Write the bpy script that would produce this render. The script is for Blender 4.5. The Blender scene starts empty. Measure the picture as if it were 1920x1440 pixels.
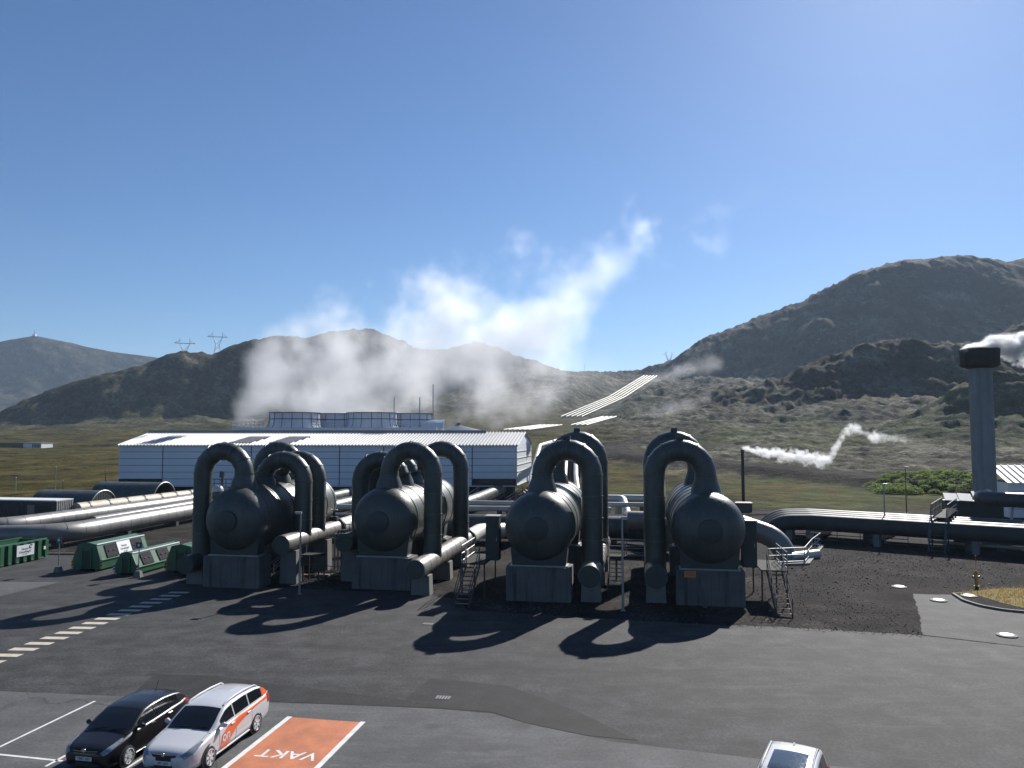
import bpy, math, random
import numpy as np
from mathutils import Vector, Matrix
R = math.radians
random.seed(4)
scene = bpy.context.scene
C = scene.collection

# ------------------------------------------------------------------ camera, sky, sun, exposure
cam_d = bpy.data.cameras.new("camera"); cam = bpy.data.objects.new("camera", cam_d); C.objects.link(cam)
cam.location = (0, 0, 10.0); cam.rotation_euler = (R(90 + 3.65), 0, 0)
cam_d.sensor_width = 36; cam_d.lens = 36 * 1442 / 1920; cam_d.clip_start = 0.1; cam_d.clip_end = 20000
scene.camera = cam
SUN_AZ, SUN_EL = 29.6, 34.0            # azimuth from +Y towards +X
world = bpy.data.worlds.new("World"); scene.world = world; world.use_nodes = True
wn = world.node_tree.nodes; wl = world.node_tree.links; wn.clear()
sky = wn.new("ShaderNodeTexSky"); sky.sky_type = 'NISHITA'; sky.sun_disc = False
sky.sun_elevation = R(SUN_EL); sky.sun_rotation = R(SUN_AZ); sky.altitude = 0
sky.air_density = 1.0; sky.dust_density = 0.26; sky.ozone_density = 9.0
bgn = wn.new("ShaderNodeBackground"); bgn.inputs[1].default_value = 0.056
wo = wn.new("ShaderNodeOutputWorld"); wl.new(sky.outputs[0], bgn.inputs[0]); wl.new(bgn.outputs[0], wo.inputs[0])
sd = bpy.data.lights.new("sun", 'SUN'); sd.energy = 5.0; sd.angle = R(0.53); sd.color = (1.0, 0.965, 0.91)
sun = bpy.data.objects.new("sun", sd); C.objects.link(sun)
sv = Vector((math.sin(R(SUN_AZ)) * math.cos(R(SUN_EL)), math.cos(R(SUN_AZ)) * math.cos(R(SUN_EL)), math.sin(R(SUN_EL))))
sun.rotation_euler = sv.to_track_quat('Z', 'Y').to_euler(); sun.location = (60, 100, 90)
scene.view_settings.view_transform = 'Standard'; scene.view_settings.look = 'None'
scene.view_settings.exposure = 0.8; scene.view_settings.gamma = 1.0; scene.view_settings.use_curve_mapping = False
cy = scene.cycles
cy.use_denoising = True; cy.max_bounces = 8; cy.diffuse_bounces = 3; cy.glossy_bounces = 3; cy.transmission_bounces = 3
cy.volume_bounces = 2; cy.volume_step_rate = 2.0; cy.volume_max_steps = 160; cy.sample_clamp_indirect = 6; cy.sample_clamp_direct = 14
cy.caustics_reflective = False; cy.caustics_refractive = False

# ------------------------------------------------------------------ materials
MATS = {}
def nt(name):
    m = bpy.data.materials.new(name); m.use_nodes = True
    n = m.node_tree.nodes; l = m.node_tree.links
    return m, n, l, n["Principled BSDF"]
def ramp(n, stops):
    r = n.new("ShaderNodeValToRGB"); e = r.color_ramp.elements
    while len(e) < len(stops): e.new(0.5)
    for i, (p, c) in enumerate(stops):
        e[i].position = p; e[i].color = (c[0], c[1], c[2], 1)
    return r
def noise(n, l, vec, scale, detail=4, rough=0.55, dist=0.0):
    t = n.new("ShaderNodeTexNoise"); t.inputs["Scale"].default_value = scale; t.inputs["Detail"].default_value = detail
    t.inputs["Roughness"].default_value = rough; t.inputs["Distortion"].default_value = dist
    if vec is not None: l.new(vec, t.inputs["Vector"])
    return t
def mixc(n, l, fac, a, b, mode='MIX'):
    x = n.new("ShaderNodeMix"); x.data_type = 'RGBA'; x.blend_type = mode
    for sock, v in ((x.inputs[0], fac), (x.inputs[6], a), (x.inputs[7], b)):
        if hasattr(v, "is_linked"): l.new(v, sock)
        elif isinstance(v, (int, float)): sock.default_value = v
        else: sock.default_value = (*v, 1)
    return x.outputs[2]
def mapr(n, l, v, a, b, c=0.0, d=1.0):
    x = n.new("ShaderNodeMapRange"); l.new(v, x.inputs[0])
    for i, q in enumerate((a, b, c, d)): x.inputs[i + 1].default_value = q
    return x.outputs[0]
def mat(name, col, rough=0.5, metal=0.0, var=0.18, scale=1.2, bump=0.0, bscale=40.0, streak=0.0, coat=0.0, streakcol=None, spec=0.5):
    """painted / metal / concrete surface with large-scale variation, fine dirt and optional vertical streaks"""
    if name in MATS: return MATS[name]
    col = tuple(c * 0.8 for c in col)
    m, n, l, b = nt(name)
    tc = n.new("ShaderNodeTexCoord"); o = tc.outputs["Object"]
    n1 = noise(n, l, o, scale, 5); n2 = noise(n, l, o, scale * 11, 4)
    f = mapr(n, l, n1.outputs[0], 0.3, 0.7)
    dark = tuple(c * (1 - var) for c in col); lite = tuple(min(1, c * (1 + var * 0.7)) for c in col)
    c1 = mixc(n, l, f, dark, lite)
    f2 = mapr(n, l, n2.outputs[0], 0.35, 0.75, 0, var)
    c2 = mixc(n, l, f2, c1, tuple(c * 0.6 for c in col))
    if streak:
        mp = n.new("ShaderNodeMapping"); mp.inputs["Scale"].default_value = (1, 1, 0.06); l.new(o, mp.inputs[0])
        n3 = noise(n, l, mp.outputs[0], 1.7, 5, 0.7)
        c2 = mixc(n, l, mapr(n, l, n3.outputs[0], 0.5, 0.66, 0, streak), c2, streakcol or tuple(c * 0.25 for c in col))
    l.new(c2, b.inputs["Base Color"])
    rr = mapr(n, l, n2.outputs[0], 0.2, 0.8, max(0.02, rough - 0.08), min(1, rough + 0.1)); l.new(rr, b.inputs["Roughness"])
    b.inputs["Metallic"].default_value = metal; b.inputs["Specular IOR Level"].default_value = spec
    if coat: b.inputs["Coat Weight"].default_value = coat; b.inputs["Coat Roughness"].default_value = 0.056
    if bump:
        nb = noise(n, l, o, bscale, 4); bp = n.new("ShaderNodeBump"); bp.inputs["Strength"].default_value = bump
        bp.inputs["Distance"].default_value = 0.02; l.new(nb.outputs[0], bp.inputs["Height"]); l.new(bp.outputs[0], b.inputs["Normal"])
    MATS[name] = m; return m
def ground_mat(name, stops, s1=0.35, s2=14, bump=0.5, rough=0.9, speck=None, bdist=0.03, cracks=0.0, spec=0.25, big=0.35, stains=0.0):
    if name in MATS: return MATS[name]
    m, n, l, b = nt(name)
    g = n.new("ShaderNodeNewGeometry"); o = g.outputs["Position"]
    na = noise(n, l, o, s1, 6, 0.6); nb = noise(n, l, o, s2, 5, 0.7); nbig = noise(n, l, o, 0.045, 3)
    mx = n.new("ShaderNodeMath"); mx.operation = 'MULTIPLY_ADD'; l.new(nb.outputs[0], mx.inputs[0]); mx.inputs[1].default_value = 0.55
    ms = n.new("ShaderNodeMath"); ms.operation = 'MULTIPLY'; l.new(na.outputs[0], ms.inputs[0]); ms.inputs[1].default_value = 0.45
    l.new(ms.outputs[0], mx.inputs[2])
    r = ramp(n, stops); l.new(mx.outputs[0], r.inputs[0]); c = r.outputs[0]
    c = mixc(n, l, mapr(n, l, nbig.outputs[0], 0.35, 0.65, 0, big), c, tuple(q * 0.62 for q in stops[len(stops) // 2][1]))
    if speck:
        v = n.new("ShaderNodeTexVoronoi"); v.inputs["Scale"].default_value = speck[0]; l.new(o, v.inputs["Vector"])
        sp = noise(n, l, o, speck[0] * 0.37, 2)
        f = n.new("ShaderNodeMath"); f.operation = 'MULTIPLY'
        l.new(mapr(n, l, v.outputs[0], 0.16, 0.05), f.inputs[0]); l.new(mapr(n, l, sp.outputs[0], 0.52, 0.62), f.inputs[1])
        c = mixc(n, l, f.outputs[0], c, speck[1])
    if stains:
        mp = n.new("ShaderNodeMapping"); mp.inputs["Scale"].default_value = (0.09, 0.55, 1); mp.inputs["Rotation"].default_value = (0, 0, 0.25); l.new(o, mp.inputs[0])
        tn = noise(n, l, mp.outputs[0], 1.0, 5, 0.65); c = mixc(n, l, mapr(n, l, tn.outputs[0], 0.5, 0.68, 0, stains), c, tuple(q * 0.45 for q in stops[1][1]))
        tn2 = noise(n, l, mp.outputs[0], 2.3, 6, 0.7); c = mixc(n, l, mapr(n, l, tn2.outputs[0], 0.54, 0.7, 0, stains), c, tuple(min(1, q * 2.0) for q in stops[1][1]))
        vs = n.new("ShaderNodeTexVoronoi"); vs.inputs["Scale"].default_value = 0.55; vs.inputs["Randomness"].default_value = 1.0
        wn2 = noise(n, l, o, 2.0, 3); ad2 = n.new("ShaderNodeVectorMath"); ad2.operation = 'MULTIPLY_ADD'; l.new(wn2.outputs[1], ad2.inputs[0]); ad2.inputs[1].default_value = (0.5, 0.5, 0); l.new(o, ad2.inputs[2]); l.new(ad2.outputs[0], vs.inputs["Vector"])
        c = mixc(n, l, mapr(n, l, vs.outputs[0], 0.24, 0.10, 0, stains * 0.9), c, tuple(q * 0.35 for q in stops[1][1]))
    if cracks:
        wv = noise(n, l, o, 0.5, 4); vv = n.new("ShaderNodeTexVoronoi"); vv.feature = 'DISTANCE_TO_EDGE'; vv.inputs["Scale"].default_value = 0.085
        add = n.new("ShaderNodeVectorMath"); add.operation = 'MULTIPLY_ADD'; l.new(wv.outputs[1], add.inputs[0]); add.inputs[1].default_value = (2.5, 2.5, 0); l.new(o, add.inputs[2])
        l.new(add.outputs[0], vv.inputs["Vector"])
        cm = noise(n, l, o, 0.11, 2)
        f = n.new("ShaderNodeMath"); f.operation = 'MULTIPLY'
        l.new(mapr(n, l, vv.outputs[0], 0.004, 0.0012), f.inputs[0]); l.new(mapr(n, l, cm.outputs[0], 0.5, 0.56, 0, cracks), f.inputs[1])
        c = mixc(n, l, f.outputs[0], c, (0.02, 0.02, 0.02))
    l.new(c, b.inputs["Base Color"]); b.inputs["Roughness"].default_value = rough; b.inputs["Specular IOR Level"].default_value = spec
    bp = n.new("ShaderNodeBump"); bp.inputs["Strength"].default_value = bump; bp.inputs["Distance"].default_value = bdist
    l.new(mx.outputs[0], bp.inputs["Height"]); l.new(bp.outputs[0], b.inputs["Normal"])
    MATS[name] = m; return m

G = lambda v: (v, v, v * 1.02)
ASPH = ground_mat("asphalt", [(0.37, G(0.014)), (0.5, G(0.034)), (0.64, G(0.075))], 0.7, 9, 0.5, 0.86, (22, (0.16, 0.16, 0.16)), 0.012, 0.7, stains=0.5)
ASPH_L = ground_mat("asphalt_parking", [(0.36, G(0.052)), (0.5, G(0.08)), (0.66, G(0.12))], 0.6, 10, 0.4, 0.86, (26, (0.24, 0.24, 0.23)), 0.01, 0.6, big=0.25, stains=0.4)
ASPH_D = ground_mat("asphalt_patch", [(0.36, G(0.010)), (0.5, G(0.018)), (0.66, G(0.036))], 0.9, 10, 0.4, 0.84, (24, (0.15, 0.15, 0.15)), 0.01)
CINDER = ground_mat("cinder_gravel", [(0.38, (0.006, 0.005, 0.005)), (0.47, (0.02, 0.018, 0.017)), (0.56, (0.045, 0.04, 0.036)), (0.66, (0.12, 0.105, 0.09))], 0.35, 4.0, 1.0, 0.95, (4.0, (0.22, 0.2, 0.18)), 0.14, spec=0.04, big=0.5)
CONCR = mat("concrete", (0.15, 0.147, 0.14), 0.85, 0, 0.3, 0.8, 0.25, 30, 0.85)
CONCR_P = mat("concrete_plain", (0.2, 0.195, 0.185), 0.85, 0, 0.15, 0.7, 0.2, 30, 0.25)
TANK = mat("dark_green_cladding", (0.066, 0.076, 0.067), 0.4, 0.0, 0.4, 0.7, 0.25, 4, 0.6, streakcol=(0.09, 0.092, 0.08))
TANKD = mat("dark_green_steel", (0.038, 0.046, 0.043), 0.5, 0, 0.2)
PIPED = mat("dark_pipe_cladding", (0.05, 0.056, 0.054), 0.55, 0, 0.25, 0.9, spec=0.3)
SILVER_SHEEN = mat("silver_sheen_cladding", (0.26, 0.25, 0.23), 0.42, 0.35, 0.18, 0.6, 0.06, 8)  # yard pipes are tank green; their sun sheen is put into this colour
ALU_L = mat("pale_cladding", (0.62, 0.60, 0.55), 0.45, 0.3, 0.2, 0.6)
BEIGE = mat("beige_cladding", (0.55, 0.47, 0.35), 0.6, 0, 0.2)
WHITE_P = mat("white_siding", (0.86, 0.89, 0.94), 0.5, 0, 0.06, 0.3)
WHITE_R = mat("white_roof_sheet", (0.6, 0.59, 0.57), 0.55, 0, 0.08, 0.3)
TOWER = mat("tower_panel", (0.85, 0.87, 0.92), 0.6, 0, 0.1, 0.4, 0, 40, 0.2)
DARKV = mat("dark_void", (0.025, 0.027, 0.03), 0.8, 0, 0.1)
GLASSD = mat("dark_window", (0.02, 0.025, 0.03), 0.12, 0, 0.1)
STEEL = mat("galvanised_steel", (0.42, 0.42, 0.41), 0.45, 0.6, 0.2, 2)
GRATE = mat("deck_grating", (0.05, 0.048, 0.046), 0.85, 0, 0.3, 6, spec=0.15)
STEELD = mat("dark_steel", (0.09, 0.09, 0.09), 0.5, 0.3, 0.2, 2)
RUST = mat("rusty_steel", (0.10, 0.055, 0.035), 0.75, 0.1, 0.4, 2)
RUSTCAP = mat("weathered_cap", (0.055, 0.042, 0.036), 0.8, 0, 0.35, 1.2, 0.3, 12)
GREEN = mat("green_bin_paint", (0.022, 0.12, 0.05), 0.42, 0, 0.2, 1.3, 0.05, 10, 0.25)
GREENL = mat("green_lid_plastic", (0.075, 0.17, 0.12), 0.65, 0, 0.22, 1.3, spec=0.25)
HATCH = mat("grey_hatch", (0.045, 0.042, 0.05), 0.85, 0, 0.45, 6, spec=0.12)
SIGNW = mat("sign_white", (0.75, 0.77, 0.78), 0.45, 0, 0.05)
INKB = mat("sign_ink", (0.05, 0.09, 0.12), 0.6, 0, 0.05)
PAINTW = mat("road_paint_white", (0.72, 0.72, 0.70), 0.7, 0, 0.2, 3, 0.2, 60)
PAINTO = mat("road_paint_orange", (0.52, 0.17, 0.07), 0.75, 0, 0.3, 1.1, 0.2, 60)
PAINTC = mat("paver_cream", (0.56, 0.50, 0.40), 0.8, 0, 0.2, 3, 0.2, 60)
YELLOW = mat("yellow_paint", (0.7, 0.38, 0.03), 0.5, 0, 0.3, 3)
ORANGE = mat("orange_decal", (0.78, 0.13, 0.035), 0.35, 0, 0.06, coat=0.5)
CARW = mat("car_white", (0.62, 0.62, 0.63), 0.35, 0, 0.03, coat=1.0)
CARB = mat("car_black", (0.008, 0.007, 0.009), 0.34, 0, 0.05, coat=0.35, spec=0.35)
CARG = mat("car_glass", (0.012, 0.014, 0.017), 0.05, 0, 0.05, spec=0.6)
TYRE = mat("tyre_rubber", (0.02, 0.02, 0.02), 0.85, 0, 0.1)
RIM = mat("alloy_rim", (0.75, 0.75, 0.75), 0.35, 0.3, 0.1)
BLKPL = mat("black_plastic", (0.02, 0.02, 0.022), 0.5, 0, 0.1)
CHROME = mat("chrome", (0.65, 0.65, 0.66), 0.15, 1.0, 0.03)
LAMPG = mat("headlamp_glass", (0.32, 0.35, 0.39), 0.12, 0.3, 0.3, 8)
REDL = mat("tail_lamp_red", (0.35, 0.015, 0.015), 0.2, 0, 0.1)
SUNROOF = mat("sunroof_glass", (0.05, 0.07, 0.10), 0.08, 0, 0.05)
CANOPY = mat("canopy_sheet", (0.2, 0.23, 0.28), 0.7, 0, 0.15, spec=0.15)
PEBBLE = mat("cinder_pebble", (0.13, 0.115, 0.105), 0.95, 0, 0.5, 5, spec=0.1)
ROCK = mat("lava_rock", (0.05, 0.043, 0.04), 0.95, 0, 0.4, 3, 0.8, 9)
JUNK = mat("mixed_waste", (0.3, 0.2, 0.17), 0.8, 0, 0.6, 7)
PYL = mat("pylon_steel", (0.5, 0.5, 0.5), 0.5, 0.3, 0.1)

# ------------------------------------------------------------------ builders
class MB:
    def __init__(s): s.v = []; s.f = []
    def add(s, vs, fs):
        k = len(s.v); s.v += [tuple(p) for p in vs]; s.f += [tuple(i + k for i in f) for f in fs]; return s
    def box(s, x0, x1, y0, y1, z0, z1):
        return s.add([(x0, y0, z0), (x1, y0, z0), (x1, y1, z0), (x0, y1, z0), (x0, y0, z1), (x1, y0, z1), (x1, y1, z1), (x0, y1, z1)],
                     [(0, 3, 2, 1), (4, 5, 6, 7), (0, 1, 5, 4), (1, 2, 6, 5), (2, 3, 7, 6), (3, 0, 4, 7)])
    def taper(s, x0, x1, y0, y1, z0, X0, X1, Y0, Y1, z1):
        return s.add([(x0, y0, z0), (x1, y0, z0), (x1, y1, z0), (x0, y1, z0), (X0, Y0, z1), (X1, Y0, z1), (X1, Y1, z1), (X0, Y1, z1)],
                     [(0, 3, 2, 1), (4, 5, 6, 7), (0, 1, 5, 4), (1, 2, 6, 5), (2, 3, 7, 6), (3, 0, 4, 7)])
    def sweep(s, path, r, n=12, caps=True):
        P = [Vector(p) for p in path]; rs = r if isinstance(r, (list, tuple)) else [r] * len(P)
        k0 = len(s.v); ref = None
        for i, p in enumerate(P):
            a = P[max(0, i - 1)]; b = P[min(len(P) - 1, i + 1)]
            t = (b - a).normalized()
            if 0 < i < len(P) - 1:
                d0 = (p - a).normalized(); d1 = (b - p).normalized(); t = (d0 + d1).normalized()
                k = 1 / max(0.5, t.dot(d1))
            else: k = 1
            if ref is None:
                ref = Vector((0, 0, 1)) if abs(t.z) < 0.9 else Vector((1, 0, 0))
            u = (ref - t * ref.dot(t)).normalized(); w = t.cross(u); ref = u
            for j in range(n):
                an = 2 * math.pi * j / n
                s.v.append(tuple(p + (u * math.cos(an) + w * math.sin(an)) * rs[i]))
        for i in range(len(P) - 1):
            for j in range(n):
                a = k0 + i * n + j; b = k0 + i * n + (j + 1) % n
                s.f.append((a, b, b + n, a + n))
        if caps:
            s.f.append(tuple(k0 + j for j in reversed(range(n)))); e = k0 + (len(P) - 1) * n
            s.f.append(tuple(e + j for j in range(n)))
        return s
    def cyl(s, a, b, r, r2=None, n=12, caps=True): return s.sweep([a, b], [r, r if r2 is None else r2], n, caps)
    def lathe(s, prof, origin=(0, 0, 0), axis='z', n=32, caps=True):
        """prof: list of (radius, height along axis)"""
        k0 = len(s.v); ox, oy, oz = origin
        for r_, h in prof:
            for j in range(n):
                a = 2 * math.pi * j / n; c, q = math.cos(a) * r_, math.sin(a) * r_
                s.v.append((ox + c, oy + q, oz + h) if axis == 'z' else (ox + c, oy + h, oz + q) if axis == 'y' else (ox + h, oy + c, oz + q))
        for i in range(len(prof) - 1):
            for j in range(n):
                a = k0 + i * n + j; b = k0 + i * n + (j + 1) % n
                f = (a, b, b + n, a + n); s.f.append(f if axis != 'y' else f[::-1])
        if caps:
            f = tuple(k0 + j for j in reversed(range(n))); e = k0 + (len(prof) - 1) * n; g = tuple(e + j for j in range(n))
            s.f += [f, g] if axis != 'y' else [f[::-1], g[::-1]]
        return s
    def prism(s, poly, axis, a, b):
        """poly in the two other axes, extruded from a to b along axis"""
        n = len(poly)
        mk = {'x': lambda p, t: (t, p[0], p[1]), 'y': lambda p, t: (p[0], t, p[1]), 'z': lambda p, t: (p[0], p[1], t)}[axis]
        return s.add([mk(p, a) for p in poly] + [mk(p, b) for p in poly],
                     [tuple(range(n)), tuple(range(2 * n - 1, n - 1, -1))] + [(i, i + n, (i + 1) % n + n, (i + 1) % n) for i in range(n)])
    def sheet(s, poly, z): return s.add([(p[0], p[1], z) for p in poly], [tuple(range(len(poly)))])
    def build(s, name, m, parent=None, smooth=True, ang=38, loc=None, rz=None):
        me = bpy.data.meshes.new(name); me.from_pydata(s.v, [], s.f); me.validate()
        if smooth: me.shade_smooth(); me.set_sharp_from_angle(angle=R(ang))
        import bmesh
        bm = bmesh.new(); bm.from_mesh(me); bmesh.ops.recalc_face_normals(bm, faces=bm.faces); bm.to_mesh(me); bm.free()
        if m is not None: me.materials.append(m)
        o = bpy.data.objects.new(name, me); C.objects.link(o)
        if parent is not None: o.parent = parent
        if loc is not None: o.location = loc
        if rz is not None: o.rotation_euler.z = rz
        return o
def place(name, me, parent=None, loc=(0, 0, 0), rot=(0, 0, 0)):
    o = bpy.data.objects.new(name, me); C.objects.link(o); o.parent = parent; o.location = loc; o.rotation_euler = rot; return o
def tag(o, label=None, cat=None, group=None, kind=None):
    if label: o["label"] = label
    if cat: o["category"] = cat
    if group: o["group"] = group
    if kind: o["kind"] = kind
    return o
def thing(name, label, cat, loc=(0, 0, 0), rz=0, group=None):
    o = bpy.data.objects.new(name, None); C.objects.link(o); o.location = loc; o.rotation_euler.z = rz; o.empty_display_size = 0.3
    return tag(o, label, cat, group)
def text_part(txt, size, m, parent, loc, rot, name="lettering", extrude=0.002, align='CENTER', sx=1.0):
    cu = bpy.data.curves.new("txt", 'FONT'); cu.body = txt; cu.size = size; cu.extrude = extrude; cu.align_x = align; cu.align_y = 'CENTER'; cu.offset = size * 0.012
    to = bpy.data.objects.new("txt", cu); C.objects.link(to)
    bpy.context.view_layer.update()
    me = bpy.data.meshes.new_from_object(to.evaluated_get(bpy.context.evaluated_depsgraph_get()))
    bpy.data.objects.remove(to); me.name = name; me.materials.clear(); me.materials.append(m)
    o = bpy.data.objects.new(name, me); C.objects.link(o); o.parent = parent; o.location = loc; o.rotation_euler = rot; o.scale = (sx, 1, 1); return o
def arc(c, r, a0, a1, n, plane='xz', y=0.0):
    return [(c[0] + r * math.cos(R(a0 + (a1 - a0) * i / n)), y, c[1] + r * math.sin(R(a0 + (a1 - a0) * i / n))) for i in range(n + 1)]
def fillet(path, r, n=6):
    P = [Vector(p) for p in path]; out = [P[0]]
    for i in range(1, len(P) - 1):
        a, b, c = P[i - 1], P[i], P[i + 1]; d0 = (a - b).normalized(); d1 = (c - b).normalized()
        ang = d0.angle(d1); t = min(r / math.tan(ang / 2), (a - b).length * 0.48, (c - b).length * 0.48)
        p0 = b + d0 * t; p1 = b + d1 * t
        for k in range(n + 1):
            u = k / n; out.append(p0 * (1 - u) ** 2 + b * 2 * u * (1 - u) + p1 * u ** 2)
    out.append(P[-1]); return [tuple(p) for p in out]
def ring_mesh(r, w=0.07, t=0.03, n=24, m=None):
    mb = MB(); mb.lathe([(r - 0.01, -w / 2), (r + t, -w / 2), (r + t, w / 2), (r - 0.01, w / 2)], n=n, caps=False)
    me = bpy.data.meshes.new("seam_ring"); me.from_pydata(mb.v, [], mb.f); me.shade_smooth(); me.set_sharp_from_angle(angle=R(40))
    me.materials.append(m); return me
def rings_along(parent, path, r, step, m, name="seam_ring", skip_ends=0.4, w=0.07, t=0.014):
    """shared-mesh bands at even steps along a polyline"""
    me = ring_mesh(r, w, t, 24, m); P = [Vector(p) for p in path]
    L = [0]
    for i in range(1, len(P)): L.append(L[-1] + (P[i] - P[i - 1]).length)
    k = max(1, int((L[-1] - 2 * skip_ends) / step)); 
    for q in range(k + 1):
        d = skip_ends + (L[-1] - 2 * skip_ends) * q / k
        i = max(j for j in range(len(P) - 1) if L[j] <= d + 1e-6)
        u = (d - L[i]) / max(1e-6, L[i + 1] - L[i]); p = P[i].lerp(P[i + 1], u); t_ = (P[i + 1] - P[i]).normalized()
        if len(P) > 3 and 0.0 <= u <= 1.0:
            a = (P[i] - P[i - 1]).normalized() if i > 0 else t_; b = (P[i + 2] - P[i + 1]).normalized() if i + 2 < len(P) else t_
            t_ = ((a + t_) * (1 - u) + (t_ + b) * u).normalized()
        o = place(name, me, parent, p); o.rotation_euler = t_.to_track_quat('Z', 'Y').to_euler()
def tube(path, r, name, m, parent=None, n=10): return MB().sweep(path, r, n).build(name, m, parent)
AX = R(9.5); URZ = -AX
U = Vector((math.sin(AX), math.cos(AX), 0)); V = Vector((math.cos(AX), -math.sin(AX), 0))
def railing(parent, pts, h=1.05, m=None, r=0.026, step=1.4, rails=(1.0, 0.55, 0.12)):
    m = m or STEEL; P = [Vector(p) for p in pts]
    for f in rails: tube([p + Vector((0, 0, h * f)) for p in P], r, "rail", m, parent, 6)
    for i in range(len(P) - 1):
        L = (P[i + 1] - P[i]).length; k = max(1, round(L / step))
        for q in range(k + (1 if i == len(P) - 2 else 0)):
            p = P[i].lerp(P[i + 1], q / k); tube([p, p + Vector((0, 0, h))], r, "post", m, parent, 6)

# ------------------------------------------------------------------ terrain
def vnoise(x, y, seed):
    rs = np.random.RandomState(seed); T = rs.rand(256, 256)
    xi = np.floor(x).astype(int); yi = np.floor(y).astype(int); fx = x - xi; fy = y - yi
    fx = fx * fx * fx * (fx * (fx * 6 - 15) + 10); fy = fy * fy * fy * (fy * (fy * 6 - 15) + 10)
    g = lambda a, b: T[a % 256, b % 256]
    return (g(xi, yi) * (1 - fx) + g(xi + 1, yi) * fx) * (1 - fy) + (g(xi, yi + 1) * (1 - fx) + g(xi + 1, yi + 1) * fx) * fy
def fbm(x, y, wl, seed, octv=5, gain=0.5, ridged=False):
    s = 0; a = 1; tot = 0; f = 1 / wl
    for i in range(octv):
        c, q = math.cos(i * 0.7), math.sin(i * 0.7)
        v = vnoise((x * c - y * q) * f + 31 * i, (x * q + y * c) * f + 17 * i, seed + i)
        if ridged: v = 1 - np.abs(2 * v - 1)
        s = s + a * v; tot += a; a *= gain; f *= 2.03
    return s / tot
RIDGE_LEFT = [(-512, 660, 10.0), (-480, 680, 16.6), (-459, 690, 27.7), (-423, 700, 44.0), (-388, 715, 61.6), (-356, 730, 74.4), (-337, 745, 83.5), (-323, 755, 87.7), (-300, 770, 91.9), (-264, 790, 104.6), (-223, 800, 110.2), (-183, 820, 119.1), (-158, 840, 121.2), (-133, 870, 112.9), (-100, 900, 106.4), (-65, 930, 113.5), (-40, 950, 119.7), (0, 980, 106.7), (43, 1030, 92.2), (83, 1090, 91.7)]
RIDGE_SADDLE = [(0, 1120, 89.3), (64, 1150, 97.0), (115, 1180, 101.7), (184, 1200, 105.8), (255, 1220, 109.1), (319, 1240, 115.0)]
RIDGE_RIGHT = [(230, 1120, 100.2), (256, 1080, 118.1), (298, 1040, 147.6), (346, 1010, 166.4), (402, 990, 194.7), (447, 980, 217.2), (495, 980, 229.7), (539, 985, 232.2), (577, 990, 238.3), (611, 1000, 235.6), (638, 1010, 232.1), (687, 1020, 241.6), (752, 1030, 251.2), (913, 1050, 232.0), (1142, 1060, 196.6)]
RIDGE_MID = [(61, 520, 19.8), (101, 500, 30.8), (123, 480, 35.6), (142, 465, 36.8), (158, 455, 37.5), (178, 450, 48.1), (201, 450, 56.0), (229, 450, 60.1), (251, 450, 62.3), (279, 460, 61.8), (322, 480, 78.2), (367, 500, 89.2), (450, 520, 86.9)]
RIDGE_NEAR = [(190, 330, 28.6), (199, 325, 33.4), (207, 320, 35.1), (223, 320, 34.4), (254, 320, 30.4), (300, 330, 26)]
ROADLINE = [(112, 60), (101, 85), (90, 105), (81, 126), (74, 146), (61.3, 171), (50.8, 194), (38, 215), (30, 240), (33, 275), (45, 320)]
PIPE_LINES = [[(178, 985, 83.8), (110, 805, 48), (48, 622, 23.4), (30, 560, 19.5)], [(76, 598, 22.9), (44, 508, 15.3)], [(24, 470, 14.9), (2, 400, 11.7)]]
def seg_dist(X, Y, pts):
    best = np.full(X.shape, 1e9); zz = np.zeros(X.shape)
    for a, b in zip(pts[:-1], pts[1:]):
        dx, dy = b[0] - a[0], b[1] - a[1]; L2 = dx * dx + dy * dy
        t = np.clip(((X - a[0]) * dx + (Y - a[1]) * dy) / L2, 0, 1)
        d = np.hypot(X - a[0] - t * dx, Y - a[1] - t * dy)
        z = (a[2] + t * (b[2] - a[2])) if len(a) > 2 else t * 0
        m = d < best; best = np.where(m, d, best); zz = np.where(m, z, zz)
    return best, zz
def base_h(X, Y):
    c = np.interp(Y, [0, 145, 300, 500, 620, 800, 1000, 1200, 1500], [0, 0, 5, 14.5, 23, 47, 84, 98, 60])
    l = np.interp(Y, [0, 145, 300, 560, 800, 1200, 1500], [0, 0, 1.0, 4, 9, 20, 20])
    r = np.interp(Y, [0, 120, 200, 300, 400, 600, 900, 1500], [0, 0, 2.6, 6.5, 10, 16, 45, 60])
    w = np.clip((X + 160) / 200, 0, 1); w = w * w * (3 - 2 * w); w2 = np.clip((X - 60) / 160, 0, 1); w2 = w2 * w2 * (3 - 2 * w2)
    return (l * (1 - w) + c * w) * (1 - w2) + r * w2
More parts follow.
